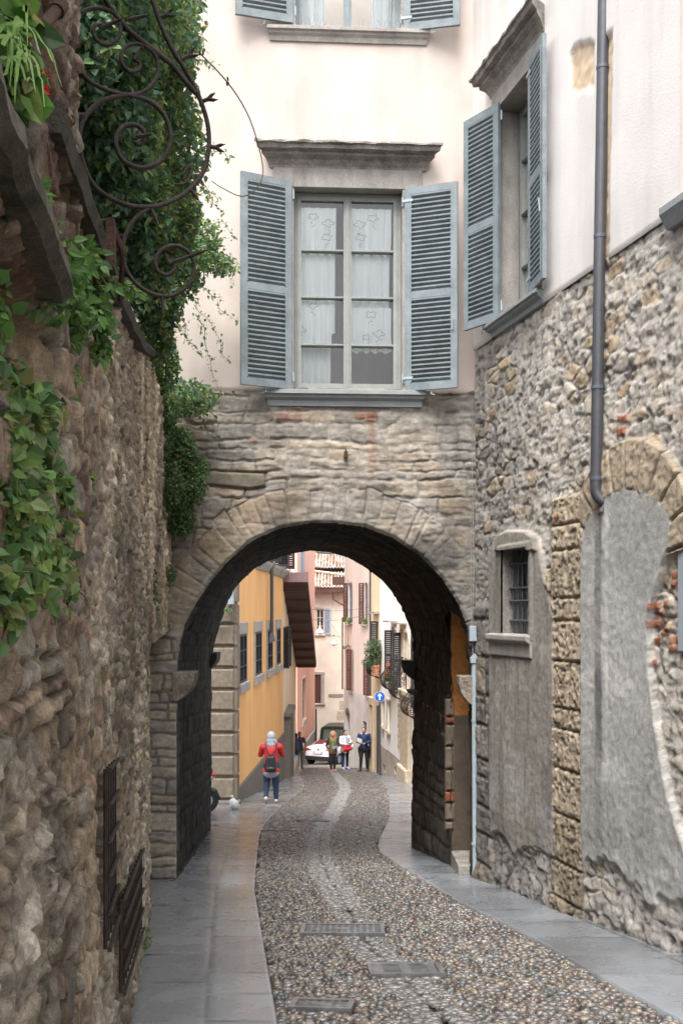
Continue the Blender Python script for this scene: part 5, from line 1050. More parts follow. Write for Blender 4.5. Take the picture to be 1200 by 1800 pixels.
# --- hanging lamps and wires
def hlamp(px, py, Y, h, label):
    x, y, z = P(px, py, Y); t = root('street_lamp', (x, y, z), label, 'street lamp'); m = MB()
    m.tube([(x, y, z+h), (x, y, z+h*.45)], .02, 6); m.tube([(x, y, z+h*.5), (x, y, z+h*.36), (x, y, z+h*.12), (x, y, z)], [.05, .07, .2, .22], 14); m.build('lamp_shade', M_wlamp, t, smooth=True)
    m = MB(); m.ball((x, y, z), (.09, .09, .07)); m.build('bulb', M_wlamp, t, smooth=True); m = MB(); m.bbox(x-.06, x+.06, y-.05, y+.05, z+h*.9, z+h); m.build('lamp_bracket', M_cab, t)
hlamp(562, 1113, 50, .62, 'larger white bell lamp hanging on wires before the far house window'); hlamp(586.5, 1133, 54, .5, 'smaller white bell lamp hanging low in the middle of the far street')
x, y, z = P(571, 971.5, 30); t = root('street_lamp', (x, y, z), 'long grey lamp hood seen at the very top of the arch opening', 'street lamp')
m = MB(); n_ = 14; m.tube([(x-.27, y, z+.03), (x-.22, y, z+.05), (x+.2, y, z+.02), (x+.27, y, z+.0)], [.03, .07, .075, .04], 12); m.build('lamp_shade', M_zinc, t, smooth=True); m = MB(); m.tube([(x, y, z+.08), (x, y, z+.4)], .02, 6); m.tube([(x-.9, y, z+.4), (x+3.2, y, z+.5)], .012, 5); m.build('hanger', M_cab, t)
for i, (a, b, s_) in enumerate((((545, 1071, 49.9), (651, 1067, 47), 4), ((545, 1089, 49.9), (649, 1079, 47), 5), ((560, 1117, 61), (606, 1118, 53), 1), ((583, 1098, 54), (601, 1128, 55), 0), ((586, 1040, 61), (582, 1090, 54), 0))):
    pts = [Vector(P(*a)).lerp(Vector(P(*b)), t/10) for t in range(11)]
    for k, p in enumerate(pts): p.z -= s_*.03*math.sin(math.pi*k/10)
    m = MB(); m.tube(pts, .009, 4); thing(m, 'overhead_wire', M_cab, ['upper thin wire strung across the far street above the bell lamps', 'second thin wire carrying the larger bell lamp', 'lowest short wire near the far house front', 'slanting wire down right from the smaller bell lamp', 'faint wire rising to the far roof eave'][i], 'wire', 'wires over the far street')
# ------------------------------------------------------------------ foliage
M_leaf = mat('ivy_leaf', (1, 1, 1), .5, .18, 3, 0, 30, attr=True, spec=.35, ss=.4)
M_stem = mat('plant_stem', (.10, .075, .045), .8, .3, 9, .2)
def leafmesh(name, Cn, size, cols, parent=None, up=(0, 0, 1), spread=1.1, drop=.4, narrow=.36, face=None, seed=0, **k):
    r = np.random.default_rng(seed); n = len(Cn); Cn = np.asarray(Cn)
    a = r.normal(0, 1, (n, 3)); a[:, 2] -= drop*1.5; a /= np.linalg.norm(a, axis=1, keepdims=True)          # leaf axis
    nr = r.normal(0, .75, (n, 3))+np.array(face if face is not None else (.35, -.55, .75)); nr -= a*(nr*a).sum(1, keepdims=True); nr /= np.linalg.norm(nr, axis=1, keepdims=True)
    b = np.cross(nr, a); s = (size*r.uniform(.45, 1.35, n))[:, None]
    pt = lambda l, w_, h: Cn+a*l*s+b*w_*s+nr*h*s
    w_ = narrow
    V = np.stack([pt(0, 0, 0), pt(.28, w_, .10), pt(.70, w_*.62, .06), pt(1, 0, -.06), pt(.70, -w_*.62, .06), pt(.28, -w_, .10)], 1).reshape(-1, 3)
    I = np.arange(n)[:, None]*6; Q = np.concatenate([I+np.array([[0, 5, 4, 3]]), I+np.array([[0, 3, 2, 1]])], 0)
    col = pick(r.uniform(0, .9999, n), cols)*r.uniform(.7, 1.25, (n, 1)); return npmesh(name, V, Q, M_leaf, parent, False, np.repeat(col, 6, 0), **k)
def clump(px, py, Y, rx, rz, ry, n, seed, shell=.55):
    r = np.random.default_rng(seed); c = np.array(P(px, py, Y)); d = r.normal(0, 1, (n, 3)); d /= np.linalg.norm(d, axis=1, keepdims=True)
    rad = (shell+(1-shell)*r.uniform(0, 1, n)**.6)
    lump = .72+.5*fbm(d[:, 0]*2.3+seed, d[:, 2]*2.3+d[:, 1], 3, seed)
    return c+d*(rad*lump)[:, None]*np.array([rx, ry, rz])
DKG = [(.10, .22, .11), (.14, .27, .14), (.08, .17, .09), (.17, .29, .11), (.26, .34, .13), (.12, .24, .16), (.18, .31, .20)]
LTG = [(.15, .26, .07), (.20, .32, .08), (.12, .22, .07), (.25, .34, .10), (.12, .22, .08), (.32, .36, .13), (.30, .28, .12)]
BRT = [(.13, .27, .06), (.17, .33, .07), (.11, .23, .06), (.09, .19, .06), (.14, .25, .09), (.24, .34, .09), (.26, .27, .10), (.07, .14, .05)]
def stems(parent, segs, r_, name='stem', seed=0, w_=.05):
    rr = random.Random(seed)
    for a, b in segs:
        a = Vector(a); b = Vector(b); n = 9; pts = [a.lerp(b, i/n)+Vector((rr.uniform(-w_, w_), rr.uniform(-w_, w_), rr.uniform(-w_, w_)))*(0 if i in (0,) else 1) for i in range(n+1)]
        m = MB(); m.tube(spline(pts, 3), r_, 5, r1=r_*.45); m.build(name, M_stem, parent)
IV = root('ivy', P(200, 300, 6), 'big dark green ivy mass hanging over the coping at upper left', 'ivy plant', 'climbing plants on the left wall')
pts = []
for i, (px, py, Y, rx, rz, n) in enumerate(((150, -40, 5, .55, .5, 8000), (235, 20, 6, .40, .5, 6000), (175, 110, 5.2, .30, .5, 6500), (260, 140, 6.4, .30, .5, 5500), (200, 230, 5.6, .27, .45, 5500), (270, 260, 6.8, .34, .42, 5500), (235, 350, 6.4, .28, .4, 4500), (285, 370, 7.4, .30, .35, 4500), (262, 440, 7.4, .26, .36, 3500), (305, 455, 8.4, .30, .34, 3600), (278, 520, 8.2, .24, .33, 2800), (275, 590, 8.8, .17, .3, 1500), (345, 430, 9.6, .26, .26, 1500), (385, 465, 10.4, .22, .10, 500), (285, 640, 9.6, .17, .3, 1700), (325, 700, 10.7, .36, .20, 1700), (150, 40, 4.6, .16, .35, 2500), (300, 30, 7, .2, .55, 2500))):
    pts.append(clump(px, py, Y, rx, rz, rx*1.1, n, 100+i, .3))
allp = np.concatenate(pts); sel = np.random.default_rng(3).uniform(0, 1, len(allp))
lit = sst(FA.u(0)*0+.0, .5, np.zeros(1))
pxs = allp[:, 0]/allp[:, 1]*F+HX; light = (pxs > 262) & (sel < .62) | (sel < .14)
leafmesh('dark_foliage', allp[~light], .050, DKG, IV, seed=5); leafmesh('pale_foliage', allp[light], .038, LTG, IV, seed=6)
stems(IV, [(P(160, -60, 5.2), P(215, 240, 5.9)), (P(215, 240, 5.9), P(270, 520, 8)), (P(240, 0, 6.2), P(290, 400, 7.6)), (P(270, 520, 8), P(300, 690, 9.8)), (P(300, 420, 8.2), P(380, 460, 10.5))], .02, seed=1)
rr = random.Random(9); tw = []                                      # loose tendrils over the plaster
for i, (a, b, s_) in enumerate((((320, 90, 7.4), (372, 125, 8.4), 0), ((325, 200, 7.6), (350, 260, 8.6), 0), ((300, 60, 7.4), (350, 100, 8), 0), ((335, 330, 9.5), (392, 380, 10.4), 0), ((345, 430, 10), (412, 495, 10.8), 0), ((340, 500, 10.9), (412, 570, 11.0), 1), ((330, 520, 10.9), (408, 640, 11.0), 1), ((345, 560, 10.9), (385, 690, 11), 1), ((330, 395, 10), (410, 415, 10.8), 0), ((300, 150, 7), (345, 215, 8), 0), ((310, 570, 10.8), (350, 620, 11), 1), ((360, 700, 11.0), (395, 790, 11.05), 1), ((345, 700, 11.0), (370, 770, 11.05), 1), ((340, 280, 9), (402, 283, 10.2), 0), ((335, 360, 9.6), (385, 350, 10.4), 0))):
    a, b = Vector(P(*a)), Vector(P(*b)); L = [a.lerp(b, t/7)+Vector((rr.uniform(-.05, .05), rr.uniform(-.03, .0), rr.uniform(-.05, .05)+.10*math.sin(t*.45))) for t in range(8)]
    L = spline(L, 3); m = MB(); m.tube(L, .0045, 4, r1=.002); m.build('tendril', M_stem, IV); tw += [tuple(p+Vector((rr.uniform(-.03, .03), rr.uniform(-.03, .01), rr.uniform(-.03, .03)))) for p in L for _ in range(3)]
leafmesh('tendril_leaf', np.array(tw), .035, LTG+DKG[:3], IV, seed=8, kind='stuff')
m = MB(); m.tube(spline([P(*q) for q in ((285, 40, 6), (345, 88, 6.2), (400, 145, 6.3), (435, 200, 6.4), (456, 262, 6.5), (462, 305, 6.5), (450, 332, 6.5), (425, 345, 6.5), (390, 330, 6.5), (372, 318, 6.5))], 6), .005, 5, r1=.003); m.build('long_tendril', M_stem, IV)
leafmesh('tendril_bud', np.array([P(345+rr.uniform(-4, 4), 88+rr.uniform(-4, 4), 6.2) for _ in range(6)]+[P(401, 143, 6.3)]*3), .03, [(.08, .07, .03)], IV, seed=9)
SH = root('hanging_shrub', P(310, 820, 10.4), 'fine leaved green bush hanging beside the arch below the ivy', 'shrub', 'climbing plants on the left wall')
pts = [clump(px, py, Y, rx, rz, .2, n, 200+i, .2) for i, (px, py, Y, rx, rz, n) in enumerate(((285, 720, 10.2, .20, .22, 2600), (275, 780, 10.2, .16, .25, 2600), (310, 790, 10.5, .24, .30, 4200), (325, 850, 10.6, .25, .28, 4200), (290, 850, 10.3, .20, .28, 3200), (318, 905, 10.7, .18, .25, 2200), (275, 900, 10.2, .08, .25, 900), (345, 820, 10.7, .16, .12, 900), (270, 950, 9.6, .05, .2, 300), (268, 1040, 9.2, .05, .3, 260), (300, 1010, 10.6, .05, .12, 200)))]
allp = np.concatenate(pts); py_ = HY-(allp[:, 2]-CZ)/allp[:, 1]*F; g_ = np.random.default_rng(4).uniform(0, 1, len(allp)) < .65
leafmesh('green_foliage', allp[g_], .036, [(.08, .18, .07), (.10, .21, .08), (.07, .15, .07), (.13, .24, .08)], SH, seed=10, narrow=.28); leafmesh('yellowish_foliage', allp[~g_], .034, [(.13, .17, .05), (.17, .17, .06), (.10, .15, .06), (.20, .16, .06)], SH, seed=11, narrow=.28)
stems(SH, [(P(280, 700, 10.3), P(318, 900, 10.6)), (P(275, 720, 10.2), P(340, 830, 10.6))], .012, seed=2)
def creeper(name, label, cl, size, cols, stem, seed, **k):
    yw = lambda px, Y: min(Y, .357/((600-px)/1800-.147)-.15) if px < 225 else Y
    c = np.concatenate([clump(q[0], q[1], yw(q[0], q[2]), *q[3:6], int(q[6]*1.5), seed+i, .1) for i, q in enumerate(cl)]); size *= .66; cl = None; R_ = root(name, tuple(c.mean(0)), label, 'climbing plant', 'climbing plants on the left wall')
    leafmesh('foliage', c, size, cols, R_, seed=seed, face=(.55, -.65, .45), **k); stems(R_, stem, .005, seed=seed, w_=.02); return R_
creeper('creeper', 'bright green creeper spilling from under the ledge in the upper left', ((130, 455, 3.15, .09, .06, .1, 120), (150, 500, 3.2, .10, .08, .1, 170), (110, 490, 3.0, .09, .10, .1, 170), (165, 560, 3.3, .07, .11, .1, 190), (125, 550, 3.1, .08, .10, .1, 170), (180, 600, 3.35, .04, .09, .06, 80), (90, 440, 2.8, .06, .07, .08, 60), (85, 510, 2.8, .06, .08, .08, 70), (210, 500, 3.5, .06, .03, .05, 24), (238, 512, 3.6, .035, .04, .04, 14)), .052, BRT[:4]+DKG[3:4], [(P(90, 440, 2.9), P(175, 600, 3.35)), (P(110, 450, 3.0), P(235, 510, 3.6))], 300, narrow=.33)
creeper('creeper', 'large leafy creeper spreading down the rough wall at the left frame edge', tuple((px-14, py, 2.35+px*.004, .050, .075, .06, n) for px, py, n in ((60, 730, 80), (30, 780, 80), (85, 800, 95), (50, 850, 100), (110, 860, 90), (25, 890, 85), (70, 920, 110), (120, 930, 70), (100, 990, 90), (30, 960, 95), (55, 1010, 90), (90, 1050, 50), (20, 1060, 55), (10, 1010, 60), (100, 730, 40), (130, 1040, 30), (45, 690, 30))), .052, BRT[3:]+DKG[3:5]+LTG[:2], [(P(40, 690, 2.5), P(100, 1050, 2.8)), (P(90, 740, 2.6), P(30, 1070, 2.4)), (P(110, 860, 2.8), P(140, 1060, 2.9))], 330, narrow=.36)
creeper('creeper', 'small sprig of leaves on the red brick below the diagonal ledge', ((20, 340, 2.15, .05, .05, .05, 40), (55, 345, 2.4, .05, .03, .05, 30), (0, 560, 2.1, .03, .1, .05, 30), (75, 335, 2.5, .03, .03, .03, 14)), .045, BRT[:4], [(P(0, 330, 2.1), P(80, 350, 2.5))], 360)
creeper('weed', 'thin hanging strand of small leaves in the middle of the left wall', ((125, 660, 3.1, .02, .04, .03, 26), (130, 710, 3.15, .02, .07, .03, 40), (152, 845, 3.5, .03, .06, .03, 40)), .03, BRT, [(P(122, 640, 3.1), P(132, 740, 3.15))], 370)
creeper('weed', 'green weed tuft growing at the foot of the left wall by the pavement', ((252, 1650, 7.6, .05, .09, .1, 110), (246, 1672, 7.3, .05, .06, .1, 60)), .05, DKG[3:]+BRT[3:], [(P(248, 1690, 7.4), P(254, 1640, 7.7))], 380, narrow=.2)
# spider plant and red flower in the top left corner
SPp = root('spider_plant', P(20, 100, 1.95), 'striped spider plant with long arching blades at the top left corner', 'plant'); rb = random.Random(12); m = MB(); M_bld = mat('striped_blade', (.20, .34, .09), .5, .2, 9, 0, ss=.3)
for i in range(60):
    x0, y0 = rb.uniform(-30, 45), rb.uniform(20, 110); dx, dy = rb.uniform(-60, 80), rb.uniform(-110, 30); Yb = 1.72+rb.uniform(-.1, .15); L = [Vector(P(x0+dx*t, y0+dy*t+150*t*t*rb.uniform(.5, .8), Yb)) for t in [k/8 for k in range(9)]]
    V = []; 
    for k, p in enumerate(L): w_ = .0032*(1-(k/8)**2)+.0006; V += [p+Vector((-w_, 0, w_*.6)), p+Vector((w_, 0, -w_*.6))]
    m.add(V, [(2*k, 2*k+1, 2*k+3, 2*k+2) for k in range(8)])
m.build('blade', M_bld, SPp)
leafmesh('broad_leaf', np.concatenate([clump(10, 160, 1.75, .07, .06, .05, 40, 401, .2), clump(25, 120, 1.75, .05, .05, .05, 25, 402, .2), clump(10, 30, 1.75, .06, .05, .05, 14, 403, .2)]), .06, BRT, SPp, seed=41, narrow=.4)
RF = root('red_flower', P(62, 140, 2.2), 'small red blossom hanging under the spider plant', 'flower'); leafmesh('petal', np.concatenate([clump(63, 140, 1.95, .012, .02, .012, 14, 411, .1), clump(38, 62, 1.9, .01, .01, .01, 7, 412, .1)]), .028, [(.65, .04, .02), (.5, .02, .01)], RF, seed=42)
m = MB(); m.tube(spline([P(40, 100, 2.2), P(55, 120, 2.2), P(63, 140, 2.2)], 4), .0015, 4); m.build('stem', M_stem, RF)
m = MB(); m.tube(spline([P(50, 175, 2.3), P(62, 200, 2.4), P(75, 240, 2.5), (P(95, 285, 2.7)), P(130, 325, 2.9), P(160, 335, 3.1)], 5), .0035, 5, r1=.0015); thing(m, 'dry_vine_runner', mat('pale_runner', (.42, .40, .18), .7, .2, 9, 0), 'pale yellow vine runner dangling over the ledge', 'vine')
PO = root('potted_shrub', P(659, 1180, 40), 'bushy olive green plant in a terracotta pot on the railing of the cream house', 'potted plant')
leafmesh('foliage', np.concatenate([clump(657, 1140, 40.1, .40, .50, .35, 900, 421, .1), clump(652, 1162, 40.1, .34, .25, .3, 400, 422, .1)]), .11, [(.13, .20, .10), (.18, .26, .13), (.10, .16, .08)], PO, seed=43, narrow=.2)
x, y, z = P(661, 1186, 39.9); m = MB(); m.tube([(x, y, z-.02), (x, y, z+.3), (x, y, z+.31), (x, y, z+.36)], [.09, .12, .14, .14], 14); m.build('pot', mat('terracotta', (.50, .20, .12), .8, .2, 9, .2), PO)
m = MB(); m.tube([(x, y, z+.3), P(657, 1140, 40.1)], .02, 5); m.build('stem', M_stem, PO)
for px, py, Y, lab in ((613.5, 1092, 51.3, 'small green plant on the upper left window sill of the pinkish house'), (641, 1094, 48.2, 'bright green plant on the upper right window sill of the pinkish house')):
    t = root('window_plant', P(px, py, Y), lab, 'potted plant', 'sill plants'); leafmesh('foliage', clump(px, py-1, Y-.12, .13, .2, .1, 160, 430+int(px), .1), .10, [(.16, .36, .06), (.24, .46, .10)], t, seed=int(px))
    x, y, z = P(px, py+4, Y-.12); m = MB(); m.bbox(x-.16, x+.16, y-.07, y+.07, z-.07, z+.05); m.build('planter', M_stone, t)
FL = root('flower_box', P(680, 1178, 37.5), 'yellow and pink flowers inside the middle bulging window railing', 'potted plant'); leafmesh('blossom', np.concatenate([clump(680, 1184, 37.2, .10, .22, .10, 60, 441, .1), clump(682, 1168, 37.2, .08, .1, .08, 25, 442, .1)]), .08, [(.85, .55, .05), (.9, .6, .08), (.7, .12, .12)], FL, seed=44)
leafmesh('foliage', clump(681, 1195, 37.2, .12, .12, .1, 60, 443, .1), .08, [(.08, .18, .05)], FL, seed=45)
m = MB(); x, y, z = P(681, 1203, 37.3); m.bbox(x-.12, x+.12, y-.3, y+.3, z-.06, z+.1); m.build('planter', M_stone, FL)
# small fern on the far mouth of the passage
t = root('wall_fern', P(384, 1085, 22.9), 'small fern growing from the rusticated corner of the ochre house', 'plant'); leafmesh('foliage', np.concatenate([clump(383, 1085, 22.9, .12, .14, .08, 160, 451, .1), clump(400, 1072, 22.9, .14, .08, .08, 40, 452, .1)]), .055, BRT+DKG, t, seed=46); stems(t, [(P(378, 1095, 23.0), P(390, 1075, 22.8))], .006, seed=5)

# ------------------------------------------------------------------ wrought iron scroll bracket
IS = root('iron_scroll_bracket', P(150, 300, 3.35), 'rusty wrought iron scrollwork with forked spikes projecting from the upper left wall', 'ironwork')
Yi = lambda px: 3.32+(px-140)*.0012
def iron(pts, r_, name, n=7): m = MB(); m.tube(spline([P(a, b, Yi(a)) for a, b in pts], n), r_, 7); return m.build(name, M_iron, IS, smooth=True)
iron([(262, -20), (282, 40), (304, 88), (330, 130), (352, 175), (366, 225), (365, 275), (350, 315), (318, 345), (285, 360), (262, 364), (232, 362), (198, 350), (165, 325), (146, 285), (140, 240), (150, 205), (175, 180), (205, 170), (232, 168), (262, 178), (285, 198), (298, 225), (299, 252), (288, 278), (266, 292), (242, 294), (218, 283), (206, 262), (205, 240), (216, 224), (232, 219), (248, 225), (255, 240), (248, 253), (238, 252)], .0085, 'large_scroll')
iron([(262, 366), (240, 382), (224, 405), (216, 435), (220, 468), (236, 495), (262, 514), (292, 521), (318, 512), (336, 492), (341, 465), (332, 444), (314, 433), (294, 434), (278, 446), (273, 462), (279, 478), (294, 483), (306, 474), (302, 462), (296, 463)], .0075, 'lower_scroll')
iron([(180, -10), (205, 28), (232, 58), (262, 82), (300, 112), (328, 145), (345, 165)], .0095, 'stay_bar')
iron([(255, 80), (272, 95), (278, 115), (274, 140), (255, 160), (228, 167), (200, 162), (170, 150), (145, 130), (130, 100), (122, 65), (130, 35), (150, 18), (175, 14), (200, 22)], .0075, 'upper_scroll')
iron([(262, 82), (240, 77), (222, 82), (213, 98), (217, 115), (230, 126), (244, 122), (246, 110), (237, 106)], .0065, 'small_scroll'); iron([(210, 35), (212, 55), (203, 72), (188, 79), (172, 72), (164, 58), (168, 45), (180, 44), (184, 52)], .0065, 'small_scroll')
iron([(320, 45+265), (333, 290), (336, 305), (325, 322), (308, 324)], .004, 'curled_end')
def spike(x, y, dx, dy, fork=True):
    m = MB(); a = Vector(P(x, y, Yi(x))); b = Vector(P(x+dx*.45, y+dy*.45, Yi(x))); m.tube([a, b], .007, 6); nx, ny = -dy*.28, dx*.28
    for s in ((1, -1) if fork else (0,)): m.tube([b, Vector(P(x+dx*.8+nx*s*.7, y+dy*.8+ny*s*.7, Yi(x))), Vector(P(x+dx*1.15+nx*s, y+dy*1.15+ny*s, Yi(x)-.01))], [.007, .006, .001], 6)
    m.build('spike', M_iron, IS)
for q in ((283, 30, 22, -8), (320, 105, 24, -14), (356, 178, 22, -8), (368, 258, 24, 2), (335, 333, 14, 18, False), (266, 366, 12, 28, False), (236, 105, 14, -22, False), (238, 240, 26, -3, False), (238, 245, -6, -22, False), (298, 465, -10, -26, False), (300, 462, 58, -20, False), (285, 521, 2, 26, False), (225, 35, 34, -8, False), (176, 50, 36, -16, False), (140, 60, -16, 8, False)): spike(*q)
m = MB(); m.tube([P(150, 205, 3.33), (P(150, 205, 3.33)[0]-.12, 3.3, P(150, 205, 3.33)[2]-.01)], .012, 6); m.build('wall_anchor', M_iron, IS); m = MB(); m.tube([P(218, 440, Yi(218)), LW(LW.u(150)+.1, -.05, P(218, 440, 3.4)[2])], .01, 6); m.build('wall_anchor', M_iron, IS)
RP = root('rusty_pipe', P(60, 120, 2.25), 'thick rusty bent iron pipe sticking up from the left wall beside the spider plant', 'pipe'); m = MB(); m.tube(spline([P(103, 15, 2.2), P(86, 34, 2.15), P(66, 62, 2.05), (P(54, 100, 1.95)), P(40, 165, 1.88), P(31, 232, 1.82)], 6), [.013]*31, 12, caps=False); m.build('tube', M_rust, RP, smooth=True)
m = MB(); m.tube([P(108, 8, 2.21), P(100, 20, 2.19)], .017, 12); m.build('collar', M_rust, RP); m = MB(); m.tube([P(31, 225, 1.82), P(-20, 238, 1.78)], .014, 10); m.ball(P(31, 228, 1.82), .017); m.build('elbow', M_rust, RP)
m = MB(); uu_ = LW.u(128); z = 2.70; m.box(LW, uu_-.02, uu_+.06, .10, .125, z-.06, z+.09); m.box(LW, uu_-.02, uu_+.06, -.0, .105, z-.09, z-.055); m.tube(spline([LW(uu_+.06, .12, z+.08), LW(uu_+.1, .14, z+.02), LW(uu_+.2, .13, z-.04), LW(uu_+.3, .12, z-.06)], 4), .01, 6); thing(m, 'iron_cramp', M_rust, 'rusty iron strap holding the end of the stone ledge above the creeper', 'bracket')
m = MB(); x, y, z = P(265, 1418, 9.5); m.box(LW2, LW2.u(266), LW2.u(266)+.12, -.5, -.02, z-.03, z+.05); 
# ------------------------------------------------------------------ people
M_skin = mat('skin', (.52, .31, .22), .55, .06, 9, 0); M_skd = mat('dark_skin', (.26, .14, .09), .55, .06, 9, 0)
def cm(n, c, r_=.85): return mat(n, c, r_, .14, 9, .25, 60)
def blob(name, prims, vox, m_, parent, tf, sm=4, **k):
    mb = MB()
    for q in prims:
        if q[0] == 'c': mb.tube([q[1], q[2]], [q[3], q[4]], 12); mb.ball(q[1], q[3], 12, 8); mb.ball(q[2], q[4], 12, 8)
        elif q[0] == 'e': mb.ball(q[1], q[2], 16, 12)
    me = D.meshes.new('tmp'); me.from_pydata(mb.v, [], mb.f); o = D.objects.new('tmp', me); C.objects.link(o)
    r_ = o.modifiers.new('r', 'REMESH'); r_.mode = 'VOXEL'; r_.voxel_size = vox; s_ = o.modifiers.new('s', 'SMOOTH'); s_.factor = .5; s_.iterations = sm
    dg = bpy.context.evaluated_depsgraph_get(); dg.update(); e = D.meshes.new_from_object(o.evaluated_get(dg)); D.objects.remove(o); D.meshes.remove(me)
    w = wl(parent); e.transform(Matrix.Translation(-w) @ tf); e.materials.clear(); e.materials.append(m_); e.name = name; e.polygons.foreach_set('use_smooth', [True]*len(e.polygons))
    ob = D.objects.new(name, e); put(ob, parent, **k); WL[ob.name] = w; return ob
def V3(*a): return Vector(a)
def figure(loc, yaw, h, pose, label, skin, top, bottom, shoe, hair=None, hood=None, vest=None, sleeves=True, fat=1., shorts=False, toplen=0., extra=None):
    R_ = root('person', loc, label, 'person', None); tf = Matrix.Translation(Vector(loc)) @ Matrix.Rotation(yaw, 4, 'Z') @ Matrix.Scale(h/1.72, 4)
    J = dict(pel=(0, 0, .93), che=(0, .0, 1.28), nec=(0, .0, 1.46), hd=(0, .02, 1.60), sL=(-.18, 0, 1.40), sR=(.18, 0, 1.40), eL=(-.24, -.02, 1.13), eR=(.24, -.02, 1.13), wL=(-.25, .08, .90), wR=(.25, .08, .90),
             hL=(-.095, 0, .90), hR=(.095, 0, .90), kL=(-.11, .03, .49), kR=(.11, .03, .49), aL=(-.11, 0, .09), aR=(.11, 0, .09), tL=(-.12, .16, .03), tR=(.12, .16, .03)); J.update(pose)
    J = {k: Vector(v) for k, v in J.items()}; f = fat
    body = [('c', J['pel'], J['che'], .125, .13), ('c', J['che'], J['nec'], .10, .05), ('c', J['nec'], J['hd'], .05, .055), ('e', J['hd']+V3(0, 0, .01), (.073, .09, .108)), ('e', J['hd']+V3(0, .035, -.05), (.05, .055, .055)),
            ('c', J['hd']+V3(0, .085, .01), J['hd']+V3(0, .102, -.02), .009, .014), ('e', J['hd']+V3(-.074, 0, -.005), (.012, .02, .03)), ('e', J['hd']+V3(.074, 0, -.005), (.012, .02, .03)), ('e', J['hd']+V3(0, .088, -.052), (.022, .01, .008))]
    for s in 'LR':
        body += [('c', J['nec'], J['s'+s], .05, .058), ('c', J['s'+s], J['e'+s], .052, .038), ('c', J['e'+s], J['w'+s], .038, .026), ('c', J['h'+s], J['k'+s], .085, .055), ('c', J['k'+s], J['a'+s], .055, .036), ('c', J['a'+s], J['t'+s], .036, .028)]
        d = (J['w'+s]-J['e'+s]).normalized(); sd_ = d.cross(V3(1, 0, 0) if abs(d.x) < .8 else V3(0, 1, 0)).normalized(); o_ = d.cross(sd_); w_ = J['w'+s]; pm = w_+d*.06
        body.append(('c', w_+d*.02, pm, .024, .03))
        for i, L in enumerate((.06, .072, .068, .052)): b0 = pm+sd_*(.024-.016*i)+d*.015; b1 = b0+d*L*.5; body += [('c', b0, b1, .0088, .008), ('c', b1, b1+d*L*.35+o_*L*.4, .008, .007)]
        body.append(('c', w_+d*.03+sd_*.02, w_+d*.07+sd_*.05+o_*.015, .010, .008))
    bo = blob('body', body, .0075, skin, R_, tf, 2)
    zb_ = .86-toplen; tp = [('c', V3(0, 0, max(zb_+.06, .8))+V3(0, J['pel'].y, 0), J['che'], .15*f, .155*f), ('c', V3(-.06, J['pel'].y, zb_+.05), V3(.06, J['pel'].y, zb_+.05), .14*f, .14*f), ('c', J['che'], J['nec']-V3(0, 0, .02), .14*f, .075)]
    for s in 'LR':
        tp += [('c', J['che']+V3(0, 0, .06), J['s'+s], .11, .078)]
        if sleeves: tp += [('c', J['s'+s], J['e'+s], .076*f, .06*f), ('c', J['e'+s], J['e'+s].lerp(J['w'+s], .93), .06*f, .043)]
        else: tp += [('c', J['s'+s], J['s'+s].lerp(J['e'+s], .6), .072, .062)]
    blob('jacket' if sleeves else 'shirt', tp, .014, top, R_, tf, 4)
    tr = [('c', J['pel']-V3(.05, 0, 0), J['pel']+V3(.05, 0, 0), .128*f, .128*f)]
    for s in 'LR': tr += [('c', J['pel'].lerp(J['h'+s], 1), J['k'+s], .105*f, .074*f), ('c', J['k'+s], J['a'+s]+(J['k'+s]-J['a'+s])*.06, .074*f, .052*f)]
    blob('trousers', tr, .014, bottom, R_, tf, 4)
    for s in 'LR': d = (J['t'+s]-J['a'+s]); blob('shoe', [('c', J['a'+s]-V3(0, 0, .01), J['t'+s]+V3(0, 0, .012), .05, .042), ('c', J['a'+s]-V3(0, .03, .035), J['t'+s]-V3(0, 0, .0), .045, .04)], .012, shoe, R_, tf, 2)
    hd = J['hd']
    if hair: blob('hair', [('e', hd+V3(0, -.018, .04), (.083, .095, .092)), ('e', hd+V3(0, -.04, -.0), (.078, .07, .09))], .01, hair, R_, tf, 2)
    if hood: blob('hood', [('e', hd+V3(0, -.03, .03), (.108, .115, .135)), ('e', hd+V3(0, -.05, -.07), (.12, .10, .10)), ('c', hd+V3(0, -.05, -.12), hd+V3(0, -.03, -.16), .10, .13)], .012, hood, R_, tf, 3)
    if vest: blob('vest', [('c', V3(-.04, -.0, .88), V3(-.04, 0, 1.33), .155, .15), ('c', V3(.04, 0, .88), V3(.04, 0, 1.33), .155, .15)], .014, vest, R_, tf, 3)
    eye = MB(); [eye.ball(tf @ (hd+V3(s*.03, .082, .012)), .008*h/1.72, 8, 6) for s in (-1,)]; eye.build('eye', M_dark, bo); eye = MB(); eye.ball(tf @ (hd+V3(.03, .082, .012)), .008*h/1.72, 8, 6); eye.build('eye', M_dark, bo)
    return R_, tf, J
def gp(px, py): x, y = G(px, py); return (x, y, gz(y)+.012)
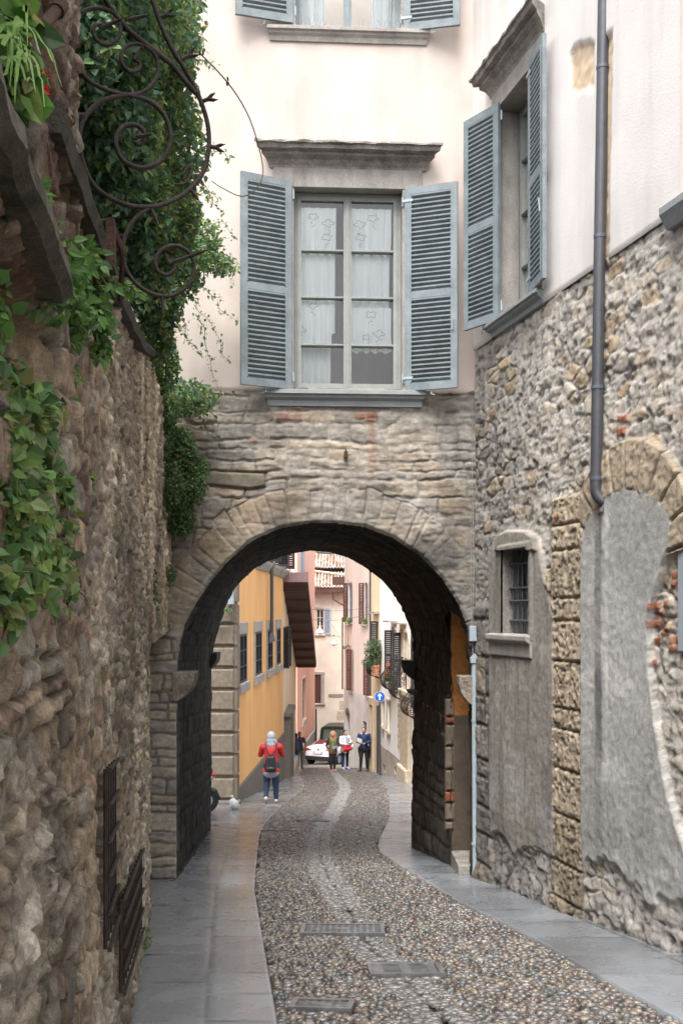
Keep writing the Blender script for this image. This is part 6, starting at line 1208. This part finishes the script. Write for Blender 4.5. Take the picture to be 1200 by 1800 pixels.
c_red = cm('red_jacket', (.50, .03, .035)); c_jean = cm('blue_denim', (.018, .035, .07)); c_grey = cm('grey_cloth', (.30, .32, .36)); c_blk = cm('black_cloth', (.018, .018, .022)); c_nav = cm('navy_cloth', (.02, .04, .11)); c_wht = cm('white_cloth2', (.7, .7, .7)); c_tan = cm('brown_vest', (.24, .13, .08)); c_fur = cm('fur_trim', (.42, .25, .14)); c_sho = cm('pale_shoe', (.45, .42, .4)); c_hair = cm('dark_hair', (.02, .014, .012), .6); c_camo = mat('camouflage', (.20, .16, .11), .9, .5, 12, .2, 60); c_lt = cm('light_blue_shirt', (.35, .45, .62)); c_org = cm('orange_shoe', (.85, .16, .06)); c_grn = cm('green_top', (.08, .42, .10)); c_brh = cm('brown_hair', (.10, .05, .03), .6); c_jb = cm('bright_denim', (.06, .20, .36)); c_char = cm('charcoal_cloth', (.04, .04, .045))
lc = gp(482, 1412); lc = (lc[0]-.07, lc[1], lc[2])
# walking away, arms raised to a phone in front of her face, left foot lifted
R1, tf1, J1 = figure(lc, 0.03, 1.60, dict(sL=(-.20, 0, 1.38), sR=(.20, 0, 1.38), eL=(-.27, .12, 1.17), eR=(.27, .12, 1.17), wL=(-.10, .28, 1.36), wR=(.12, .28, 1.44), kL=(-.11, .05, .50), aL=(-.12, -.14, .17), tL=(-.12, -.06, .05), aR=(.12, .0, .09), tR=(.13, .15, .03)),
    'person in red jacket and pale grey hood seen from behind, walking by the ochre wall', M_skin, c_red, c_jean, c_sho, hood=c_grey, fat=1.12, toplen=.10)
blob('shirt_hem', [('c', (-.06, 0, .76), (.06, 0, .76), .150, .150), ('c', (.10, -.02, .70), (.12, -.05, .74), .05, .06)], .014, c_grey, R1, tf1, 3)
BP = root('backpack', tuple(tf1 @ V3(0, -.22, 1.0)), 'small black backpack on the back of the red jacket', 'backpack')
blob('bag', [('c', (-.05, -.25, .90), (-.04, -.24, 1.12), .11, .085), ('c', (.05, -.25, .90), (.04, -.24, 1.12), .11, .085), ('c', (-.06, -.30, .87), (.06, -.30, .87), .075, .075)], .012, cm('black_leather', (.012, .012, .014), .4), BP, tf1, 3)
for s in (-1, 1): m = MB(); m.tube([tuple(tf1 @ V3(s*.03, -.24, 1.2)), tuple(tf1 @ V3(s*.11, -.185, 1.32)), tuple(tf1 @ V3(s*.14, -.08, 1.475)), tuple(tf1 @ V3(s*.14, .05, 1.47))], .013, 6); m.build('strap', c_blk, BP)
m = MB(); m.tube([tuple(tf1 @ V3(-.03, -.30, 1.19)), tuple(tf1 @ V3(0, -.31, 1.24)), tuple(tf1 @ V3(.03, -.30, 1.19))], .008, 6); m.build('handle', c_blk, BP)
PI = math.pi
R2, tf2, _ = figure(gp(585, 1357), PI, 1.64, dict(eL=(-.26, .02, 1.15), eR=(.27, .02, 1.14), wL=(-.10, .20, 1.06), wR=(.22, .16, 1.0), kL=(-.07, .03, .49), aL=(-.06, -.02, .09), tL=(-.07, .14, .03), kR=(.09, .06, .50), aR=(.07, .12, .09), tR=(.08, .27, .04)), 'person in brown fur hooded vest and green top, walking up the middle', M_skin, c_char, c_blk, cm('skin_shoe', (.35, .18, .13)), hair=c_brh, vest=c_tan)
blob('hood', [('e', (0, -.02, 1.66), (.12, .11, .12)), ('c', (-.11, .02, 1.52), (-.10, .02, 1.66), .045, .045), ('c', (.11, .02, 1.52), (.10, .02, 1.66), .045, .045), ('c', (-.10, .0, 1.46), (.10, .0, 1.46), .07, .07)], .012, c_fur, R2, tf2, 2)
blob('top', [('c', (0, .12, .98), (0, .12, 1.36), .055, .05)], .012, c_grn, R2, tf2, 2)
m = MB(); a = [tuple(tf2 @ V3(*q)) for q in ((-.22, .25, 1.07), (.02, .28, 1.03), (.02, .30, 1.14), (-.22, .27, 1.16), (-.22, .255, 1.065), (.02, .285, 1.025), (.02, .305, 1.135), (-.22, .275, 1.155))]; m.add(a, [(0, 1, 2, 3), (7, 6, 5, 4), (0, 4, 5, 1), (1, 5, 6, 2), (2, 6, 7, 3), (3, 7, 4, 0)]); thing(m, 'folded_map', c_lt, 'pale blue folded map held by the person in the fur hooded vest', 'map')
R3, tf3, _ = figure(gp(606, 1353), PI+.5, 1.74, dict(hd=(.0, .02, 1.60), eL=(-.30, .02, 1.18), eR=(.26, .06, 1.15), wL=(-.10, .24, 1.18), wR=(.05, .25, 1.12), kL=(-.11, .02, .49), kR=(.12, .05, .49), aR=(.13, .04, .09), tR=(.15, .20, .03)), 'dark haired person in white jacket and light blue shirt with jeans, looking left', M_skin, c_wht, c_nav, cm('blue_white_shoe', (.35, .42, .7)), hair=c_hair)
blob('shirt_front', [('c', (-.03, .10, 1.12), (-.02, .09, 1.40), .085, .07)], .012, c_lt, R3, tf3, 2)
BG = root('red_bag', tuple(tf3 @ V3(0, .2, .9)), 'bright red bundle held in front of the person in white', 'bag'); blob('bundle', [('c', (-.14, .2, .93), (.12, .2, .90), .10, .11), ('c', (-.1, .2, 1.0), (.12, .2, .99), .07, .08)], .012, cm('red_cloth', (.50, .02, .04)), BG, tf3, 2); blob('pale_pouch', [('c', (.10, .2, .78), (.18, .16, .84), .08, .08)], .012, c_fur, BG, tf3, 2)
WG = root('white_bag', tuple(tf3 @ V3(-.3, 0, .9)), 'white plastic carrier bag on the arm of the person in white', 'bag'); blob('bag', [('c', (-.26, .0, .90), (-.30, -.02, 1.14), .10, .07), ('e', (-.30, .0, .98), (.12, .12, .16))], .012, c_wht, WG, tf3, 2)
R4, tf4, _ = figure(gp(639.5, 1356.5), PI-.25, 1.86, dict(hd=(.0, .02, 1.60), eL=(-.26, .0, 1.14), eR=(.26, .0, 1.14), wL=(-.10, .23, 1.12), wR=(.10, .24, 1.14), kL=(-.12, .02, .49), kR=(.10, .07, .50), aR=(.12, .07, .09), aL=(-.12, -.04, .09), tL=(-.17, .10, .03), tR=(.15, .22, .03)), 'tall person in navy hooded top and black trousers, rightmost of the group', M_skin, c_nav, c_blk, c_char, hair=c_brh)
blob('jacket_round_waist', [('c', (-.10, -.02, .86), (.10, -.02, .86), .15, .15), ('c', (.17, -.05, .58), (.16, -.02, .84), .05, .09), ('c', (-.17, -.05, .58), (-.16, -.02, .84), .05, .09)], .014, c_blk, R4, tf4, 3)
m = MB(); a = [tuple(tf4 @ V3(*q)) for q in ((.02, .29, 1.12), (.22, .28, 1.18), (.20, .30, 1.34), (.0, .31, 1.28), (.02, .295, 1.12), (.22, .285, 1.18), (.20, .305, 1.34), (.0, .315, 1.28))]; m.add(a, [(0, 1, 2, 3), (7, 6, 5, 4), (0, 4, 5, 1), (1, 5, 6, 2), (2, 6, 7, 3), (3, 7, 4, 0)]); thing(m, 'paper_sheet', c_wht, 'white paper sheet held by the tall person in navy', 'paper')
R5, tf5, _ = figure(gp(526.5, 1351.5), PI+.15, 1.66, dict(eR=(.26, .0, 1.14), eL=(-.27, .0, 1.13), wL=(-.27, .06, .88)), 'dark haired person in black shirt and camouflage trousers, beside the cream wall', M_skd, c_char, c_camo, c_blk, hair=c_hair, sleeves=False)
R6, tf6, _ = figure(gp(520, 1352), .2, 1.60, dict(), 'person in blue jeans and orange shoes half hidden behind the cream house corner', M_skd, c_nav, c_jb, c_org, hair=c_hair)
B6 = root('backpack', tuple(tf6 @ V3(0.05, -.2, 1.1)), 'dark blue grey backpack on the half hidden person in blue jeans', 'backpack'); blob('bag', [('c', (.03, -.24, .98), (.03, -.22, 1.26), .15, .12)], .014, cm('slate_cloth', (.06, .07, .10)), B6, tf6, 3)
# ------------------------------------------------------------------ vehicles
M_carw = mat('white_car_paint', (.82, .82, .84), .25, .0, 2, 0, coat=.8); M_cgl = mat('car_glass', (.03, .025, .03), .08, .05, 2, 0, spec=.7); M_tyre = mat('rubber', (.02, .02, .02), .8, .1, 9, .1); M_red = mat('tail_light', (.45, .01, .02), .25, .05, 2, 0); M_plt = mat('number_plate', (.7, .7, .7), .4, .02, 2, 0); M_blu = mat('plate_blue', (.02, .08, .45), .4, .02, 2, 0); M_blk = mat('black_trim', (.02, .02, .022), .5, .1, 2, 0)
def loft(secs, tf, half):                                            # mirrored sections -> closed skin
    m = MB(); n = None; rings = []
    for y, prof in secs:
        ring = [(x, y, z) for x, z in prof]+[(-x, y, z) for x, z in prof[::-1] if x > 1e-6]; n = len(ring); rings.append(ring)
    V = [tuple(tf @ Vector(p)) for r_ in rings for p in r_]; m.add(V, [(i*n+j, i*n+(j+1) % n, (i+1)*n+(j+1) % n, (i+1)*n+j) for i in range(len(rings)-1) for j in range(n)]+[tuple(range(n))[::-1], tuple((len(rings)-1)*n+j for j in range(n))]); return m
cx, cy = (558-600)/1800*52.4, 52.4; ctf = Matrix.Translation((cx, cy, gz(cy)-.0)) @ Matrix.Scale(.93, 4) @ Matrix.Rotation(-.42, 4, 'Z') @ Matrix.Rotation(-S, 4, 'X')
CAR = root('parked_car', (cx, cy, gz(cy)), 'white saloon car seen from behind where the street bends', 'car')
sec = lambda y, w_, zb_, zw, zs2, wr, zt_: (y, [(0, zb_), (w_*.85, zb_), (w_*.97, zb_+.1), (w_, zw), (w_*.96, zs2), (wr, zt_-.03), (wr*.6, zt_), (0, zt_)])
m = loft([sec(0, .66, .34, .62, .72, .5, .76), sec(.05, .82, .26, .66, .86, .66, .93), sec(.18, .90, .22, .70, .93, .74, 1.03), sec(.55, .93, .2, .72, .95, .76, 1.05), sec(.95, .93, .2, .72, .97, .66, 1.25), sec(1.35, .93, .2, .72, .98, .58, 1.40), sec(2.1, .93, .2, .72, .97, .58, 1.44), sec(2.8, .93, .2, .70, .94, .58, 1.32), sec(3.4, .93, .2, .68, .90, .72, 1.0), sec(4.2, .90, .22, .62, .80, .66, .85), sec(4.55, .75, .28, .5, .62, .5, .66)], ctf, True)
o = m.build('body', M_carw, CAR, smooth=True); sb_ = o.modifiers.new('s', 'SUBSURF'); sb_.levels = 1; sb_.render_levels = 2
def cpart(name, vs, th, m_, parent=None):
    m = MB(); a = [Vector(v) for v in vs]; nrm = (a[1]-a[0]).cross(a[2]-a[0]).normalized()*th; V = [tuple(ctf @ v) for v in a]+[tuple(ctf @ (v+nrm)) for v in a]; n = len(a)
    m.add(V, [tuple(range(n))[::-1], tuple(range(n, 2*n))]+[(i, (i+1) % n, n+(i+1) % n, n+i) for i in range(n)]); return m.build(name, m_, parent or CAR)
cpart('rear_window', [(-.62, .60, 1.055), (.62, .60, 1.055), (.52, 1.26, 1.375), (-.52, 1.26, 1.375)], .02, M_cgl)
cpart('rear_window_tint', [(-.60, .575, 1.06), (-.05, .575, 1.06), (-.05, 1.1, 1.325), (-.52, 1.1, 1.325)], .012, mat('red_tint', (.16, .03, .05), .2, .1, 2, 0))
for s in (-1, 1):
    cpart('side_window', [(s*.905, 1.0, 1.0), (s*.915, 3.0, .98), (s*.66, 2.7, 1.30), (s*.655, 1.35, 1.35)][::s], .012, M_cgl); m = MB()
    cpart('tail_light', [(s*.42, -.0, .80), (s*.84, .03, .74), (s*.88, .10, .86), (s*.60, -.01, .88)][::s], .03, M_red)
    for y_ in (.85, 3.65):
        m = MB(); m.tube([tuple(ctf @ V3(s*.70, y_, .33)), tuple(ctf @ V3(s*.925, y_, .33))], .33, 20); t = m.build('wheel', M_tyre, CAR); m = MB(); m.tube([tuple(ctf @ V3(s*.9, y_, .33)), tuple(ctf @ V3(s*.935, y_, .33))], .20, 16); m.build('rim', M_zinc, t)
m = MB(); m.add([tuple(ctf @ V3(*q)) for q in ((-.74, -.03, .26), (.74, -.03, .26), (.80, -.02, .46), (-.80, -.02, .46), (-.74, .3, .22), (.74, .3, .22), (.84, .3, .44), (-.84, .3, .44))], [(0, 1, 2, 3), (4, 7, 6, 5), (0, 4, 5, 1), (1, 5, 6, 2), (2, 6, 7, 3), (3, 7, 4, 0)]); m.build('bumper_diffuser', M_blk, CAR)
pl = cpart('number_plate', [(-.26, -.045, .60), (.26, -.045, .60), (.26, -.04, .72), (-.26, -.04, .72)], .012, M_plt); cpart('plate_band', [(-.26, -.06, .60), (-.215, -.06, .60), (-.215, -.055, .72), (-.26, -.055, .72)], .004, M_blu, pl); cpart('plate_band', [(.215, -.06, .60), (.26, -.06, .60), (.26, -.055, .72), (.215, -.055, .72)], .004, M_blu, pl)
m = MB(); m.ball(tuple(ctf @ V3(0, -.0, .84)), .05, 12, 8); m.build('badge', M_metal, CAR)
jx, jy = (590-600)/1800*58.6, 58.9; ctf = Matrix.Translation((jx-.1, jy, gz(jy))) @ Matrix.Rotation(-.15, 4, 'Z')
JP = root('parked_car', (jx, jy, gz(jy)), 'dark boxy off road vehicle standing behind the white car', 'car')
c_jp = mat('dark_green_paint', (.03, .035, .03), .4, .1, 2, 0)
jm = loft([(0, [(0, .5), (.8, .5), (.85, .6), (.85, 1.15), (.75, 1.88), (.55, 1.97), (0, 1.98)]), (.1, [(0, .45), (.83, .45), (.88, .6), (.88, 1.15), (.78, 1.9), (.58, 2.0), (0, 2.02)]), (2.0, [(0, .45), (.83, .45), (.88, .6), (.88, 1.15), (.78, 1.9), (.58, 2.0), (0, 2.02)])], ctf, True); jm.build('body', c_jp, JP)
cpart('rear_window', [(-.66, -.01, 1.22), (.66, -.01, 1.22), (.58, .0, 1.82), (-.58, .0, 1.82)], .02, mat('pale_glass', (.16, .2, .17), .1, .2, 3, 0), JP)
for s in (-1, 1):
    for y_ in (.5, 1.6): m = MB(); m.tube([tuple(ctf @ V3(s*.62, y_, .36)), tuple(ctf @ V3(s*.9, y_, .36))], .36, 18); m.build('wheel', M_tyre, JP)
    cpart('tail_light', [(s*.68, -.02, .95), (s*.82, -.02, .95), (s*.82, -.015, 1.1), (s*.68, -.015, 1.1)][::s], .02, M_red, JP)
cpart('bumper', [(-.85, -.06, .5), (.85, -.06, .5), (.85, -.06, .66), (-.85, -.06, .66)], .1, M_blk, JP)
# scooter: rear end shows past the passage wall
sx_, sy_ = -2.72, 20.6; szg = gz(sy_)+.01; SCT = root('parked_scooter', (sx_-.4, sy_, szg), 'silver and black motor scooter parked behind the passage wall at left', 'scooter')
xz = lambda x, z, y=0: (sx_+x, sy_+y, szg+z)
for x_ in (0, -1.25):
    m = MB(); r_ = []; m.tube([xz(x_, .25, -.05), xz(x_, .25, .05)], .25, 24); t = m.build('wheel', M_tyre, SCT); m = MB(); m.tube([xz(x_, .25, -.056), xz(x_, .25, .056)], .14, 18); m.build('rim', M_zinc, t)
TF0 = Matrix.Translation((sx_, sy_, szg))
blob('tail_fairing', [('c', (-.15, 0, .66), (.12, 0, .72), .15, .06), ('c', (-.35, 0, .6), (-.1, 0, .62), .18, .15)], .014, mat('silver_paint', (.45, .46, .48), .35, .05, 2, 0), SCT, TF0, 3)
blob('mudguard', [('c', (-.1, 0, .5), (.18, 0, .42), .09, .06), ('c', (.18, 0, .42), (.27, 0, .28), .05, .03)], .012, M_blk, SCT, TF0, 2)
blob('seat', [('c', (-.15, 0, .80), (-.7, 0, .78), .10, .12)], .014, M_blk, SCT, TF0, 2); blob('front_shield', [('c', (-1.0, 0, .3), (-1.12, 0, .95), .10, .12), ('c', (-.3, 0, .28), (-1.0, 0, .28), .12, .10)], .014, M_blk, SCT, TF0, 2)
m = MB(); m.tube([xz(-1.1, 1.0, -.3), xz(-1.12, 1.02, 0), xz(-1.1, 1.0, .3)], .018, 8); m.build('handlebar', M_blk, SCT); m = MB(); m.ball(xz(.15, .76), (.045, .08, .045)); m.build('tail_light', M_red, SCT)
bx_, by_ = G(413, 1424); by_ -= .1; TFb = Matrix.Translation((bx_, by_, gz(by_)+.01)); RBg = root('rubbish_bag', (bx_, by_, gz(by_)), 'crumpled white plastic rubbish bag at the foot of the rusticated corner', 'bag')
o = blob('bag', [('e', (0, 0, .11), (.10, .10, .11)), ('e', (-.03, 0, .18), (.07, .07, .07)), ('e', (.04, .02, .07), (.07, .07, .06))], .012, mat('plastic_film', (.55, .57, .57), .35, .3, 9, 1, 30), RBg, TFb, 1); blob('tied_corner', [('c', (-.02, 0, .22), (-.05, .0, .28), .02, .035)], .01, MT['plastic_film'], RBg, TFb, 1)
# paved surface in front of the far houses
m = MB(); V = []
for y in (46, 50, 54, 58, 62.5): V += [(-4, y, gz(y)-.004), (6, y, gz(y)-.004)]
m.add(V, [(2*i, 2*i+1, 2*i+3, 2*i+2) for i in range(4)]); m.build('far_road', mat('far_paving', (.20, .19, .18), .6, .25, 3, .5, 30), None, kind='structure')
